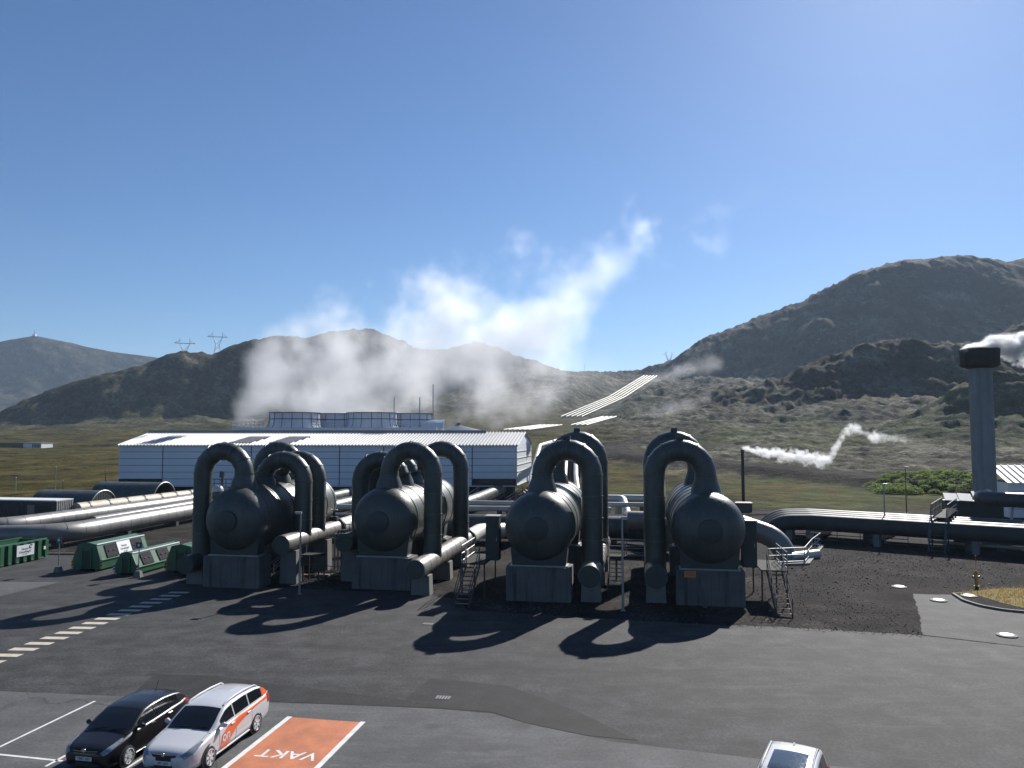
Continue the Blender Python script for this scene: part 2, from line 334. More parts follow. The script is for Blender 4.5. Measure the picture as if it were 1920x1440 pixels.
def height(X, Y, detail=True):
    X = np.asarray(X, float); Y = np.asarray(Y, float)
    b = base_h(X, Y); h = b.copy(); hill = np.zeros(X.shape)
    warp = (fbm(X, Y, 120, 5, 4) - 0.5) * 70
    for pts, w, p, sf, zw in ((RIDGE_LEFT, 300, 1.0, 0.72, 0.23), (RIDGE_SADDLE, 260, 1.5, 0.1, 0.3), (RIDGE_RIGHT, 480, 0.9, 0.62, 0.36), (RIDGE_MID, 160, 1.1, 0.4, 0.3), (RIDGE_NEAR, 70, 1.3, 0.35, 0.3)):
        d, z = seg_dist(X, Y, pts)
        dw = np.maximum(0, d + warp * np.clip(d / (0.35 * w), 0, 1) * (w / 330))
        t = np.clip(np.sqrt(dw * dw + (0.03 * w) ** 2) / w - 0.03, 0, 1)
        st = np.clip(t / zw, 0, 1); f = sf * (1 - st * st * (3 - 2 * st)) + (1 - sf) * (1 - t) ** p
        hh = b + np.maximum(z - b, 0) * f
        k = 0.02 * w + 1.5; m = np.maximum(h, hh); e = np.clip(k - np.abs(h - hh), 0, None) / k
        h = m + np.where((hh > b + 0.2), e * e * k * 0.12, 0); hill = np.maximum(hill, np.clip((hh - b) / 25, 0, 1))
    far = np.clip((Y - 135) / 80, 0, 1)
    if detail:
        h = h + hill * ((fbm(X, Y, 95, 11, 5, 0.6, True) - 0.62) * 13 + (fbm(X, Y, 42, 21, 4, 0.65, True) - 0.62) * 9 + (fbm(X, Y, 13, 51, 3, 0.65, True) - 0.6) * 5.0)
        right = np.clip((X + 40) / 120, 0, 1)
        h = h + far * (fbm(X, Y, 34, 31, 4) - 0.5) * (1.2 + 1.6 * right) + far * (fbm(X, Y, 9, 41, 3, 0.6, True) - 0.6) * (0.7 + 1.7 * right + 1.2 * hill) + far * np.clip((650 - Y) / 200, 0, 1) * (fbm(X, Y, 4.6, 61, 2, 0.6, True) - 0.6) * (0.35 + 0.9 * right)
    d, _ = seg_dist(X, Y, ROADLINE)
    rb = base_h(X, Y) + 1.6; s = np.clip((d - 3.5) / 7.0, 0, 1); s = s * s * (3 - 2 * s)
    fade = np.clip((330 - Y) / 60, 0, 1)
    h = np.where(s < 1, h * (s + (1 - s) * (1 - fade)) + rb * (1 - s) * fade, h)
    for line in PIPE_LINES:
        d, z = seg_dist(X, Y, line); s = np.clip((d - 14) / 30.0, 0, 1); s = s * s * (3 - 2 * s)
        h = np.where(s < 1, h * s + (z - 1.6) * (1 - s), h)
    return h - 0.04
def heightfield(name, xs, ys, hf, m, covers=None):
    Xg, Yg = np.meshgrid(xs, ys); Z = hf(Xg, Yg); nx, ny = len(xs), len(ys)
    co = np.stack([Xg, Yg, Z], -1).reshape(-1, 3)
    i = np.arange(nx * ny).reshape(ny, nx); q = np.stack([i[:-1, :-1], i[:-1, 1:], i[1:, 1:], i[1:, :-1]], -1).reshape(-1, 4)
    me = bpy.data.meshes.new(name); me.vertices.add(len(co)); me.vertices.foreach_set("co", co.ravel())
    me.loops.add(q.size); me.loops.foreach_set("vertex_index", q.ravel().astype(np.int32))
    me.polygons.add(len(q)); me.polygons.foreach_set("loop_start", np.arange(0, q.size, 4, dtype=np.int32))
    me.update(calc_edges=True); me.shade_smooth(); me.materials.append(m)
    if covers:
        for k, arr in covers(Xg, Yg, Z).items():
            at_ = me.attributes.new(k, 'FLOAT', 'POINT'); at_.data.foreach_set("value", arr.ravel().astype(np.float32))
    o = bpy.data.objects.new(name, me); C.objects.link(o); return o

def terrain_material():
    m, n, l, b = nt("moss_and_lava"); g = n.new("ShaderNodeNewGeometry"); P = g.outputs["Position"]
    def attr(k): a = n.new("ShaderNodeAttribute"); a.attribute_name = k; return a.outputs["Fac"]
    nb = noise(n, l, P, 0.014, 8, 0.7); nm = noise(n, l, P, 0.05, 7, 0.68); nf = noise(n, l, P, 0.28, 6, 0.75); nl = noise(n, l, P, 0.16, 5, 0.6, 0.6)
    grass = ramp(n, [(0.12, (0.012, 0.011, 0.004)), (0.5, (0.054, 0.046, 0.012)), (0.9, (0.1, 0.082, 0.025))])
    mixf = n.new("ShaderNodeMath"); mixf.operation = 'MULTIPLY_ADD'; l.new(nf.outputs[0], mixf.inputs[0]); mixf.inputs[1].default_value = 0.45
    h2 = n.new("ShaderNodeMath"); h2.operation = 'MULTIPLY'; l.new(nm.outputs[0], h2.inputs[0]); h2.inputs[1].default_value = 0.55; l.new(h2.outputs[0], mixf.inputs[2])
    l.new(mixf.outputs[0], grass.inputs[0])
    moss = ramp(n, [(0.12, (0.009, 0.008, 0.007)), (0.4, (0.042, 0.039, 0.027)), (0.62, (0.095, 0.089, 0.062)), (0.9, (0.2, 0.19, 0.14))]); l.new(mixf.outputs[0], moss.inputs[0])
    lava = ramp(n, [(0.1, (0.0059, 0.0052, 0.0052)), (0.5, (0.0222, 0.0185, 0.0163)), (0.9, (0.0592, 0.0518, 0.0414))]); l.new(mixf.outputs[0], lava.inputs[0])
    green = ramp(n, [(0.1, (0.0104, 0.0148, 0.0044)), (0.5, (0.0429, 0.0555, 0.0148)), (0.9, (0.0888, 0.1036, 0.0333))]); l.new(mixf.outputs[0], green.inputs[0])
    cr = mapr(n, l, mixf.outputs[0], 0.36, 0.64)
    for rr_ in (grass, moss, lava, green): l.new(cr, rr_.inputs[0])
    # ground cover: olive grass on the flats, grey moss on the lava, bare cinder in patches
    c = mixc(n, l, attr("moss"), grass.outputs[0], moss.outputs[0])
    bare = n.new("ShaderNodeMath"); bare.operation = 'MULTIPLY'; l.new(mapr(n, l, nb.outputs[0], 0.45, 0.55), bare.inputs[0]); l.new(attr("bare"), bare.inputs[1])
    c = mixc(n, l, bare.outputs[0], c, lava.outputs[0])
    gm = n.new("ShaderNodeMath"); gm.operation = 'MULTIPLY'; l.new(mapr(n, l, nl.outputs[0], 0.38, 0.58), gm.inputs[0]); l.new(attr("green"), gm.inputs[1])
    c = mixc(n, l, gm.outputs[0], c, green.outputs[0])
    c = mixc(n, l, attr("road"), c, lava.outputs[0])
    l.new(c, b.inputs["Base Color"]); b.inputs["Roughness"].default_value = 0.95; b.inputs["Specular IOR Level"].default_value = 0.03
    bp = n.new("ShaderNodeBump"); bp.inputs["Strength"].default_value = 1.0; bp.inputs["Distance"].default_value = 2.2
    l.new(mixf.outputs[0], bp.inputs["Height"]); l.new(bp.outputs[0], b.inputs["Normal"])
    return m
TERR = terrain_material()
def covers(X, Y, Z):
    sm = lambda v, a, b: np.clip((v - a) / (b - a), 0, 1) ** 2 * (3 - 2 * np.clip((v - a) / (b - a), 0, 1))
    above = Z - base_h(X, Y)
    n1 = fbm(X, Y, 60, 77, 4)
    d, _ = seg_dist(X, Y, ROADLINE); fade = np.clip((360 - Y) / 60, 0, 1)
    moss = np.clip(sm(X + (n1 - 0.5) * 60, 20, 60) * sm(Y, 150, 185) + sm(above, 4, 14) * 0.75, 0, 1)
    # meadow streaks in the valley and on the lower slopes of the middle ridge
    green = sm(n1, 0.42, 0.6) * (sm(Y, 240, 290) * (1 - sm(Y, 560, 720)) * sm(X, -30, 40) * (1 - sm(X, 190, 240))) + 0.9 * sm(n1, 0.36, 0.52) * sm(X, 110, 150) * (1 - sm(X, 280, 320)) * sm(Y, 300, 340) * (1 - sm(Y, 420, 450)) + 0.28 * sm(above, 6, 20) * (1 - sm(above, 45, 80)) * (1 - sm(X, -60, 60))
    clump = np.exp(-(((X - 76) / 13) ** 2 + ((Y - 137) / 12) ** 2)) * 1.4
    near = np.exp(-(((X - 24) / 10) ** 2 + ((Y - 135) / 12) ** 2)) * 0.9
    flat = (1 - sm(Y, 150, 175)) * sm(X, 10, 40) * 1.5 * sm(fbm(X, Y, 14, 91, 4), 0.42, 0.58)
    bare = 0.15 + 0.85 * sm(above, 8, 40) + 0.6 * sm(X, 10, 40) * (1 - sm(Y, 150, 200)) * 0.4
    road = np.clip((1 - sm(d, 7, 11)), 0, 1) * fade
    road = np.maximum(road, (1 - sm(Y + (n1 - .5) * 18, 96, 112)))
    return dict(moss=moss, green=np.clip(green + clump + near + flat, 0, 1), bare=np.clip(bare, 0, 1), road=road)
tx = np.linspace(-1, 1, 880); xs = 60 + 1300 * np.sinh(tx * 2.9) / math.sinh(2.9)
ys = 52 + 48 * (np.exp(np.linspace(0, math.log(33), 620)) - 1)
ter = heightfield("terrain", xs, ys, height, TERR, covers); tag(ter, kind="structure")
def far_h(X, Y):
    pts = [(-2700, 2300, 190), (-2018, 2300, 233.8), (-1699, 2300, 261.1), (-1506, 2250, 279.3), (-1374, 2200, 293.4), (-1302, 2250, 279.3), (-1218, 2300, 261.1), (-1080, 2350, 245.2), (-852, 2400, 213.3), (-500, 2500, 150)]
    d, z = seg_dist(X, Y, pts); t = np.clip(d / 800, 0, 1)
    st = np.clip(t / 0.3, 0, 1); h = z * (0.5 * (1 - t) ** 1.2 + 0.5 * (1 - st * st * (3 - 2 * st))) + ((fbm(X, Y, 300, 3, 6, 0.6, True) - 0.6) * 90 + (fbm(X, Y, 70, 8, 4, 0.6, True) - 0.6) * 38) * np.clip(d / 120, 0.12, 1) * (1 - t)
    return h - 3
def far_cov(X, Y, Z):
    o = np.ones_like(X); return dict(moss=o * 0.8, green=o * 0, bare=o * 1.0, road=o * 0.55)
fm = heightfield("far_mountain", np.linspace(-3000, -300, 340), np.linspace(1420, 3000, 200), far_h, TERR, far_cov); tag(fm, kind="structure")
MB().sheet([(-4200, -2000), (4200, -2000), (4200, 4200), (-4200, 4200)], -1.5).build("ground", CINDER)["kind"] = "structure"

def leaf_mat(name, col):
    m, n, l, b = nt(name); g = n.new("ShaderNodeNewGeometry"); nn = noise(n, l, g.outputs["Position"], 0.9, 3)
    c = mixc(n, l, nn.outputs[0], tuple(q * 0.6 for q in col), tuple(min(1, q * 1.4) for q in col)); l.new(c, b.inputs["Base Color"]); b.inputs["Roughness"].default_value = 0.7
    t = n.new("ShaderNodeBsdfTranslucent"); l.new(c, t.inputs[0]); mx = n.new("ShaderNodeMixShader"); mx.inputs[0].default_value = 0.5
    l.new(b.outputs[0], mx.inputs[1]); l.new(t.outputs[0], mx.inputs[2]); l.new(mx.outputs[0], n["Material Output"].inputs[0]); return m
# ------------------------------------------------------------------ yard: asphalt, gravel, kerbs, markings
def sheet(name, poly, z, m, kind="structure", label=None, cat=None):
    o = MB().sheet(poly, z).build(name, m); return tag(o, label, cat, kind=kind)
sheet("gravel_yard", [(-90, -40), (90, -40), (90, 100), (-90, 100)], 0.0, CINDER)
edge = [(-75, 64), (-33, 64), (-24.2, 58), (-22.3, 52.0), (-15.3, 50.5), (-10.2, 49.5), (-6.2, 49.2), (-3.3, 46.9), (-2.5, 44.1), (3.5, 42.5), (10.3, 40.9), (13.5, 40.5), (16.9, 39.6), (20.3, 38.75)]
def wob(poly, amp, step, seed):
    rnd = random.Random(seed); out = []
    for a, b in zip(poly[:-1], poly[1:]):
        k = max(1, int(math.hypot(b[0] - a[0], b[1] - a[1]) / step))
        out += [(a[0] + (b[0] - a[0]) * i / k + rnd.uniform(-amp, amp), a[1] + (b[1] - a[1]) * i / k + rnd.uniform(-amp, amp)) for i in range(k)]
    return out + [poly[-1]]
apron = [(22.2, 42.6), (24.0, 46.5), (24.9, 48.6), (27.2, 48.3)]
kerb_in = [(27.2, 48.3), (26.75, 46.4), (26.9, 45.0), (27.6, 43.9), (29.5, 42.9), (34, 41.6), (60, 35)]
sheet("asphalt_lot", wob(edge + [(23.9, 36.7), (34, 30.5), (60, 16)], 0.07, 0.35, 3) + [(60, -30), (-75, -30)], 0.02, ASPH)
sheet("asphalt_apron", wob([(20.35, 38.8), (22.2, 42.6), (24.0, 46.5), (24.9, 48.6), (27.2, 48.3)], 0.06, 0.4, 6)[:-1] + kerb_in + [(60, 16.1), (34, 30.6), (23.9, 36.8)], 0.016, ASPH)
def ribbon(name, line, w0, w1, z0, z1, m, kind="structure"):
    mb = MB(); P = [Vector((p[0], p[1], 0)) for p in line]; k = []
    for i, p in enumerate(P):
        t = (P[min(i + 1, len(P) - 1)] - P[max(i - 1, 0)]).normalized(); nn = Vector((-t.y, t.x, 0))
        a = p + nn * w0; b = p + nn * w1
        mb.v += [(a.x, a.y, z0), (a.x, a.y, z1), (b.x, b.y, z1), (b.x, b.y, z0)]
    for i in range(len(P) - 1):
        q = 4 * i
        for j in range(3): mb.f.append((q + j, q + j + 1, q + j + 5, q + j + 4))
    mb.f += [(0, 1, 2, 3), tuple(4 * (len(P) - 1) + j for j in (3, 2, 1, 0))]
    return tag(mb.build(name, m), kind=kind)
kl = fillet([(p[0], p[1], 0) for p in kerb_in], 1.6, 5)
kerb = thing("kerb", "curved grey concrete kerb around the dry grass verge by the hydrant", "kerb")
Lk = [Vector(p) for p in kl]
seglen = 1.0; cur = [Lk[0]]; acc = 0; pieces = []
for a, b in zip(Lk[:-1], Lk[1:]):
    d = (b - a).length; t = 0
    while acc + (d - t) >= seglen and len(pieces) < 26:
        t += seglen - acc; cur.append(a.lerp(b, t / d)); pieces.append(cur); cur = [a.lerp(b, t / d)]; acc = 0
    acc += d - t; cur.append(b)
for pc in pieces:
    pc = [p for i, p in enumerate(pc) if i == 0 or (p - pc[i - 1]).length > 1e-3]
    pc[-1] = pc[-1].lerp(pc[-2], min(0.4, 0.012 / max(0.013, (pc[-1] - pc[-2]).length)))
    o = ribbon("kerb_stone", [(p.x, p.y) for p in pc], 0.0, 0.16, 0.0, 0.14, CONCR_P, None); o.parent = kerb
DRY = ground_mat("dry_grass", [(0.3, (0.06, 0.045, 0.012)), (0.5, (0.16, 0.12, 0.035)), (0.7, (0.26, 0.2, 0.08))], 1.2, 9, 1.0, 0.95, None, 0.1)
# dry grass verge: soil bed with many blades
bed = [(28.9, 46.2), (29.4, 44.3), (33, 43.0), (50, 38), (50, 52), (31, 50.2), (29.2, 49.4), (27.6, 49.0), (28.8, 48.2)]
def blades(name, label, poly, count, h, m, z=0.02, seed=2, lean=0.5, zf=None):
    rnd = random.Random(seed); xs_ = [p[0] for p in poly]; ys_ = [p[1] for p in poly]; mb = MB(); k = 0; P_ = []
    def inside(x, y):
        c = False
        for i in range(len(poly)):
            a, b = poly[i], poly[i - 1]
            if (a[1] > y) != (b[1] > y) and x < (b[0] - a[0]) * (y - a[1]) / (b[1] - a[1]) + a[0]: c = not c
        return c
    while k < count:
        x, y = rnd.uniform(min(xs_), max(xs_)), rnd.uniform(min(ys_), max(ys_))
        if not inside(x, y): continue
        k += 1; a = rnd.uniform(0, 6.283); hh = h * rnd.uniform(0.5, 1.3); w = hh * 0.07 + 0.01; c, s_ = math.cos(a), math.sin(a); lx, ly = rnd.uniform(-lean, lean) * hh, rnd.uniform(-lean, lean) * hh
        P_.append((x, y, c, s_, w, lx, ly, hh))
    A = np.array(P_); Z0 = np.full(len(A), z) if zf is None else zf(A[:, 0], A[:, 1])
    for (x, y, c, s_, w, lx, ly, hh), z0 in zip(P_, Z0):
        mb.add([(x - c * w, y - s_ * w, z0), (x + c * w, y + s_ * w, z0), (x + lx, y + ly, z0 + hh)], [(0, 1, 2)])
    o = mb.build(name, m, smooth=False); return tag(o, label, "grass", kind="stuff")
sheet("verge", bed, 0.008, DRY)
DRYB = leaf_mat("dry_grass_blade", (0.3, 0.21, 0.06))
blades("dry_grass", "straw coloured dry grass growing behind the curved kerb", bed, 9000, 0.2, DRYB, 0.008, 5)

# asphalt tones laid as sheets above the lot
sheet("parking_asphalt", [(-40, -20), (-40, 31.6), (-20.8, 30.6), (-14.8, 29.9), (-9.5, 29.3), (-5.1, 28.86), (-2.6, 28.55), (-0.7, 28.1), (0.6, 27.1), (3.3, 25.6), (8.5, 24.0), (16, 22.5), (45, 17), (45, -20)], 0.024, ASPH_L)
sheet("asphalt_patch", [(-4.04, 29.42), (-3.3, 32.05), (-0.25, 31.15), (0.9, 30.0), (2.4, 28.2), (4.1, 25.7), (2.5, 26.1), (1.3, 26.75), (0.5, 27.2), (-0.67, 28.22), (-2.6, 28.62)], 0.028, ASPH_D)
sheet("asphalt_strip", [(-14.8, 32.6), (-12.2, 32.4), (-9.3, 31.3), (-4.05, 29.5), (-2.62, 28.63), (-5.1, 28.9), (-9.5, 29.4), (-14.5, 29.95), (-14.6, 30.6)], 0.0265, ASPH_D)
sheet("light_asphalt_bay", [(-60, 53.0), (-30.3, 52.3), (-31.6, 47.3), (-60, 34)], 0.024, ASPH_L)
# painted bays
def strip(name, a, b, w, z, m, parent=None):
    d = (Vector((b[0] - a[0], b[1] - a[1], 0))).normalized(); nn = Vector((-d.y, d.x, 0)) * w / 2
    A = Vector((a[0], a[1], 0)); B = Vector((b[0], b[1], 0))
    return MB().sheet([(A + nn), (B + nn), (B - nn), (A - nn)], z).build(name, m, parent)
bays = thing("parking_marking", "white painted parking bay lines on the grey asphalt around the parked cars", "road marking", (-11, 26, 0.03))
def bl(a, b): strip("bay_line", (a[0] + 11, a[1] - 26), (b[0] + 11, b[1] - 26), 0.1, 0.0, PAINTW, bays)
ud = Vector((math.sin(R(10.3)), math.cos(R(10.3)), 0))
for x, y in ((-15.55, 29.37), (-13.05, 28.85), (-10.62, 28.4)):
    bl((x, y), (x - ud.x * 5.2, y - ud.y * 5.2))
bl((-19.0, 25.25), (-13.7, 24.12))
vk = thing("reserved_bay", "orange painted parking bay with white edge lines and VAKT lettering", "road marking", (-6.5, 27.5, 0.03), -R(10.3))
MB().sheet([(-1.27, 0.0), (1.27, 0.0), (1.27, -5.3), (-1.27, -5.3)], 0.0).build("orange_panel", PAINTO, vk)
for sx in (-1.36, 1.36): MB().sheet([(sx - 0.09, 0.06), (sx + 0.09, 0.06), (sx + 0.09, -5.3), (sx - 0.09, -5.3)], 0.0).build("edge_line", PAINTW, vk)
text_part("VAKT", 0.78, PAINTW, vk, (0.06, -2.95, 0.004), (0, 0, math.pi), "lettering", 0.0005)
# row of cream paver dashes
dash = thing("paver_dashes", "row of cream inlaid paving dashes crossing the dark asphalt by the bins", "road marking", (-22.5, 36, 0.026))
a0 = Vector((-23.0, 33.4, 0)); a1 = Vector((-20.9, 49.0, 0))
for i in range(17):
    p = a0.lerp(a1, i / 16) - Vector((-22.5, 36, 0)); w = 0.62
    MB().sheet([(p.x - w, p.y - 0.22), (p.x + w, p.y - 0.30), (p.x + w + 0.05, p.y + 0.14), (p.x - w + 0.05, p.y + 0.22)], 0.0).build("paver", PAINTC, dash, smooth=False)
def drain(x, y, lab):
    t = thing("drain_grate", lab, "drain", (x, y, 0.03), URZ)
    MB().box(-0.3, 0.3, -0.2, 0.2, -0.01, 0.006).build("frame", STEELD, t)
    for k in range(5): MB().box(-0.24 + k * 0.11, -0.2 + k * 0.11, -0.16, 0.16, 0.007, 0.012).build("bar", STEEL, t)
drain(-2.6, 29.75, "small steel drain grate set in the dark asphalt patch")
drain(-4.4, 41.0, "small steel drain grate in the open lot near the double shadows")
def manhole(x, y, z, lab):
    t = thing("manhole_cover", lab, "manhole cover", (x, y, z))
    MB().lathe([(0.0, 0), (0.47, 0), (0.47, 0.05), (0.38, 0.07)], n=28).build("concrete_rim", CONCR_P, t)
    MB().lathe([(0.0, 0.071), (0.33, 0.071), (0.31, 0.085)], n=24).build("lid", STEEL, t)
manhole(25.17, 50.74, 0.0, "pale round manhole cover lying in the dark gravel")
manhole(25.45, 46.6, 0.02, "pale round manhole cover on the narrow asphalt apron")
manhole(28.05, 47.95, 0.0, "round manhole cover on bare soil behind the kerb")
manhole(24.41, 38.64, 0.02, "white round manhole cover in the lot below the kerb")

# ------------------------------------------------------------------ steam separator vessels
TR, TZ = 2.14, 4.36
def loop_pipe(t, sx, y, top, hz, r, cc, hatch=False, flare=0.28):
    zc = top - r - cc / 2
    path = [(0, y, TZ + TR - 0.25), (0, y, TZ + TR + 0.2), (0, y, TZ + TR + 0.75)] + [(sx * (cc / 2 - cc / 2 * math.cos(R(a))), y, zc + cc / 2 * math.sin(R(a))) for a in np.linspace(0, 180, 13)] + [(sx * cc, y, hz + 0.2)]
    rs = [r + flare, r + flare * 0.75] + [r] * (len(path) - 2)
    o = MB().sweep(path, rs, 24).build("loop_pipe", TANK, t, ang=50)
    me = ring_mesh(r, 0.08, 0.035, 24, TANK)
    arcp = path[3:-1]
    for i in range(0, 13, 2):
        a = Vector(arcp[max(0, i - 1)]); b = Vector(arcp[min(12, i + 1)]); q = (b - a).normalized()
        if i in (0, 12): q = Vector((0, 0, 1))
        s = place("seam_ring", me, o, arcp[i]); s.rotation_euler = q.to_track_quat('Z', 'Y').to_euler()
    z = zc - 1.3
    while z > hz + 1.0:
        place("seam_ring", me, o, (sx * cc, y, z)); z -= 1.35
    place("seam_ring", me, o, (0, y, TZ + TR + 0.75))
    if hatch:
        MB().box(sx * cc / 2 - 0.22, sx * cc / 2 + 0.22, y - 0.22, y + 0.22, top - 0.06, top + 0.2).build("vent_box", TANKD, o)
    return o
def vessel(loc, label, loops, headers, r, cc, sign=False):
    t = thing("steam_separator", label, "steam separator", (loc[0], loc[1], 0), URZ, "horizontal steam separators in a row")
    L = 12.6
    prof = [(0.0, -0.62), (0.5, -0.61), (0.95, -0.53), (1.35, -0.38), (1.7, -0.13), (1.95, 0.22), (2.09, 0.62), (TR, 1.0)]
    back = [(a, L - b + 0.4) for a, b in reversed(prof)]
    sh = MB().lathe([p for p in prof if p[0] > 0] + [p for p in back if p[0] > 0], (0, 0, TZ), 'y', 56).build("shell", TANK, t, ang=30)
    rm = ring_mesh(TR, 0.1, 0.035, 56, TANK)
    for y in (1.05, 2.9, 4.8, 6.7, 8.6, 10.5, 12.0):
        place("shell_band", rm, sh, (0, y, TZ), (R(90), 0, 0))
    # radial gore seams on the dished end: thin battens
    gm = MB()
    pts = [(a, b) for a, b in prof if a > 0.9]
    for k in range(len(pts) - 1):
        (a, b), (c, d) = pts[k], pts[k + 1]
        gm.add([(a, b - 0.02, -0.018), (c, d - 0.02, -0.018), (c, d - 0.02, 0.018), (a, b - 0.02, 0.018)], [(0, 1, 2, 3)])
    gme = bpy.data.meshes.new("gore_seam"); gme.from_pydata(gm.v, [], gm.f); gme.materials.append(TANK)
    for k in range(28): place("gore_seam", gme, sh, (0, 0, TZ), (0, R(k * 360 / 28), 0))
    MB().lathe([(0.66, -0.79), (0.69, -0.77), (0.69, -0.5)], (0, 0, TZ), 'y', 36).build("manway_cover", TANKD, t)
    for y in (0.35, 9.6):
        s = MB(); hw = 1.62; arcs = [(TR * 0.93 * math.cos(R(a)), TZ + TR * 0.93 * math.sin(R(a))) for a in np.linspace(332, 208, 15)]
        s.prism([(-hw, 2.08), (hw, 2.08)] + arcs, 'y', y, y + 0.9); s.build("saddle", TANKD, t, ang=30)
        MB().box(-1.75, 1.75, y - 0.12, y + 1.02, 2.0, 2.08).build("base_plate", STEEL, t)
        p = MB().box(-1.95, 1.95, y - 0.33, y + 1.35, 0.0, 1.997).build("pier", CONCR, t)
        for k in (-1.3, -0.65, 0.05, 0.72, 1.36):
            if y < 5: MB().box(k - 0.012, k + 0.012, y - 0.334, y - 0.328, 0.02, 1.98).build("form_joint", mat("joint_stain", (0.09, 0.09, 0.085), 0.9), p)
    for sx, y, top, hz, hatch in loops: loop_pipe(t, sx, y, top, hz, r, cc, hatch)
    for sx, hz, y0, y1, m in headers:
        h = MB().sweep([(sx * cc, y0, hz), (sx * cc, y1, hz)], r, 28).build("header_pipe", m, t, ang=40)
        MB().lathe([(r * 0.96, -0.03), (r * 0.96, 0)], (sx * cc, y0, hz), 'y', 28).build("end_plate", TANKD, h)
        rings_along(h, [(sx * cc, y0, hz), (sx * cc, y1, hz)], r, 1.3, m, skip_ends=0.15, w=0.06)
        y = y0 + 1.1
        while y < y1 - 0.6:
            MB().taper(sx * cc - 0.6, sx * cc + 0.6, y, y + 0.8, 0, sx * cc - 0.55, sx * cc + 0.55, y, y + 0.8, hz - r + 0.06).build("pipe_block", CONCR_P, t)
            y += 5.2
    return t
T1 = vessel((-18.2, 50.4), "green steam separator with loop pipes on both sides, the one beside the bins",
            [(-1, 1.5, 9.39, 1.45, False), (-1, 9.5, 9.36, 1.45, False), (1, 4.2, 8.74, 2.72, False), (1, 6.6, 8.74, 2.72, False)],
            [(-1, 1.45, -0.35, 14, TANK), (1, 2.72, 0.9, 10.2, SILVER_SHEEN)], 0.6, 3.0)
T2 = vessel((-8.4, 49.9), "green steam separator with four loop pipes and a low pale header on its lit side",
            [(1, 1.5, 9.45, 1.75, False), (1, 9.5, 9.4, 1.75, False), (-1, 4.2, 8.74, 2.72, False), (-1, 6.6, 8.74, 2.72, False)],
            [(1, 1.75, -2.4, 11.5, SILVER_SHEEN), (-1, 2.72, 1.2, 13, TANK)], 0.6, 3.0)
T3 = vessel((1.55, 46.4), "green steam separator with tall vented loop pipes and dark steel stairs on its shaded side",
            [(1, 2.1, 9.62, 1.68, True), (1, 10.0, 10.15, 1.68, True)], [(1, 1.68, -0.7, 14, SILVER_SHEEN)], 0.66, 3.1)
T4 = vessel((11.5, 45.2), "green steam separator with orange warning sign on its pier and tall vented loop pipes",
            [(-1, 2.1, 9.62, 1.68, True), (-1, 10.0, 10.15, 1.68, True)], [(-1, 1.68, -0.7, 14, TANK)], 0.66, 3.1)
# warning sign on the pier of the fourth vessel
ws = thing("warning_sign", "small orange warning sign on the concrete pier beneath the vessel", "sign", (T4.location.x - 1.15, T4.location.y + 0.18, 1.85), URZ)
MB().box(-0.33, 0.33, -0.2, -0.17, -0.2, 0.16).build("plate", mat("sign_orange", (0.7, 0.22, 0.03), 0.5), ws)
for z in (-0.08, 0.0, 0.08): MB().box(-0.22, 0.22, -0.206, -0.202, z - 0.012, z + 0.012).build("text_line", INKB, ws)

# flanged valve joints on the pale headers
def flange(parent, x, y, z, r, m=STEELD):
    MB().lathe([(r, -0.14), (r + 0.16, -0.14), (r + 0.16, -0.05), (r + 0.05, -0.05), (r + 0.05, 0.05), (r + 0.16, 0.05), (r + 0.16, 0.14), (r, 0.14)], (x, y, z), 'y', 28, caps=False).build("flange", m, parent)
flange(T1, 3.0, 10.2, 2.72, 0.6); flange(T2, 3.0, 11.5, 1.75, 0.6)
e = MB().sweep(fillet([(3.0, 10.3, 2.72), (3.0, 15.5, 2.72), (6.6, 18.5, 2.3), (6.8, 21.5, 1.4)], 2.2), 0.62, 22).build("outlet_elbow", ALU_L, T1)
e = MB().sweep(fillet([(3.0, 11.6, 1.75), (3.0, 16.5, 1.75), (5.0, 19.5, 1.5), (5.2, 22.5, 1.3)], 2.2), 0.62, 22).build("outlet_elbow", ALU_L, T2)
def valve_wheel(parent, x, y, z):
    MB().cyl((x, y, z), (x, y, z + 0.75), 0.09, n=8).build("valve_stem", STEELD, parent)
    MB().sweep([(x + 0.24 * math.cos(a), y + 0.24 * math.sin(a), z + 0.8) for a in np.linspace(0, 6.283, 17)], 0.03, 6).build("valve_wheel", STEEL, parent)
    MB().box(x - 0.28, x + 0.28, y - 0.2, y + 0.2, z - 0.02, z + 0.3).build("valve_body", STEELD, parent)
valve_wheel(T1, 3.0, 9.75, 3.32); valve_wheel(T2, 3.0, 11.1, 2.35)

# ------------------------------------------------------------------ access stairs, platforms, cabinets
def stair(t, x0, x1, y_top, z_top, y_bot, steps, m_step=STEELD, m_rail=STEEL, z_bot=0.0, hr=1.0):
    for k in range(steps):
        f = (k + 0.5) / steps; y = y_top + (y_bot - y_top) * f; z = z_top + (z_bot - z_top) * (k + 1) / (steps + 1)
        MB().box(x0 + 0.04, x1 - 0.04, y - 0.13, y + 0.13, z - 0.03, z).build("tread", m_step, t)
    for x in (x0, x1):
        MB().sweep([(x, y_top, z_top - 0.08), (x, y_bot, z_bot + 0.02)], 0.055, 4).build("stringer", m_step, t)
        for f in (1.0, 0.55): tube([(x, y_top, z_top + hr * f), (x, y_bot, z_bot + hr * f)], 0.028, "handrail", m_rail, t, 6)
        for f in (0.0, 0.5, 1.0):
            y = y_top + (y_bot - y_top) * f; z = z_top + (z_bot - z_top) * f; tube([(x, y, max(0.0, z - 0.1)), (x, y, z + hr)], 0.028, "handrail_post", m_rail, t, 6)
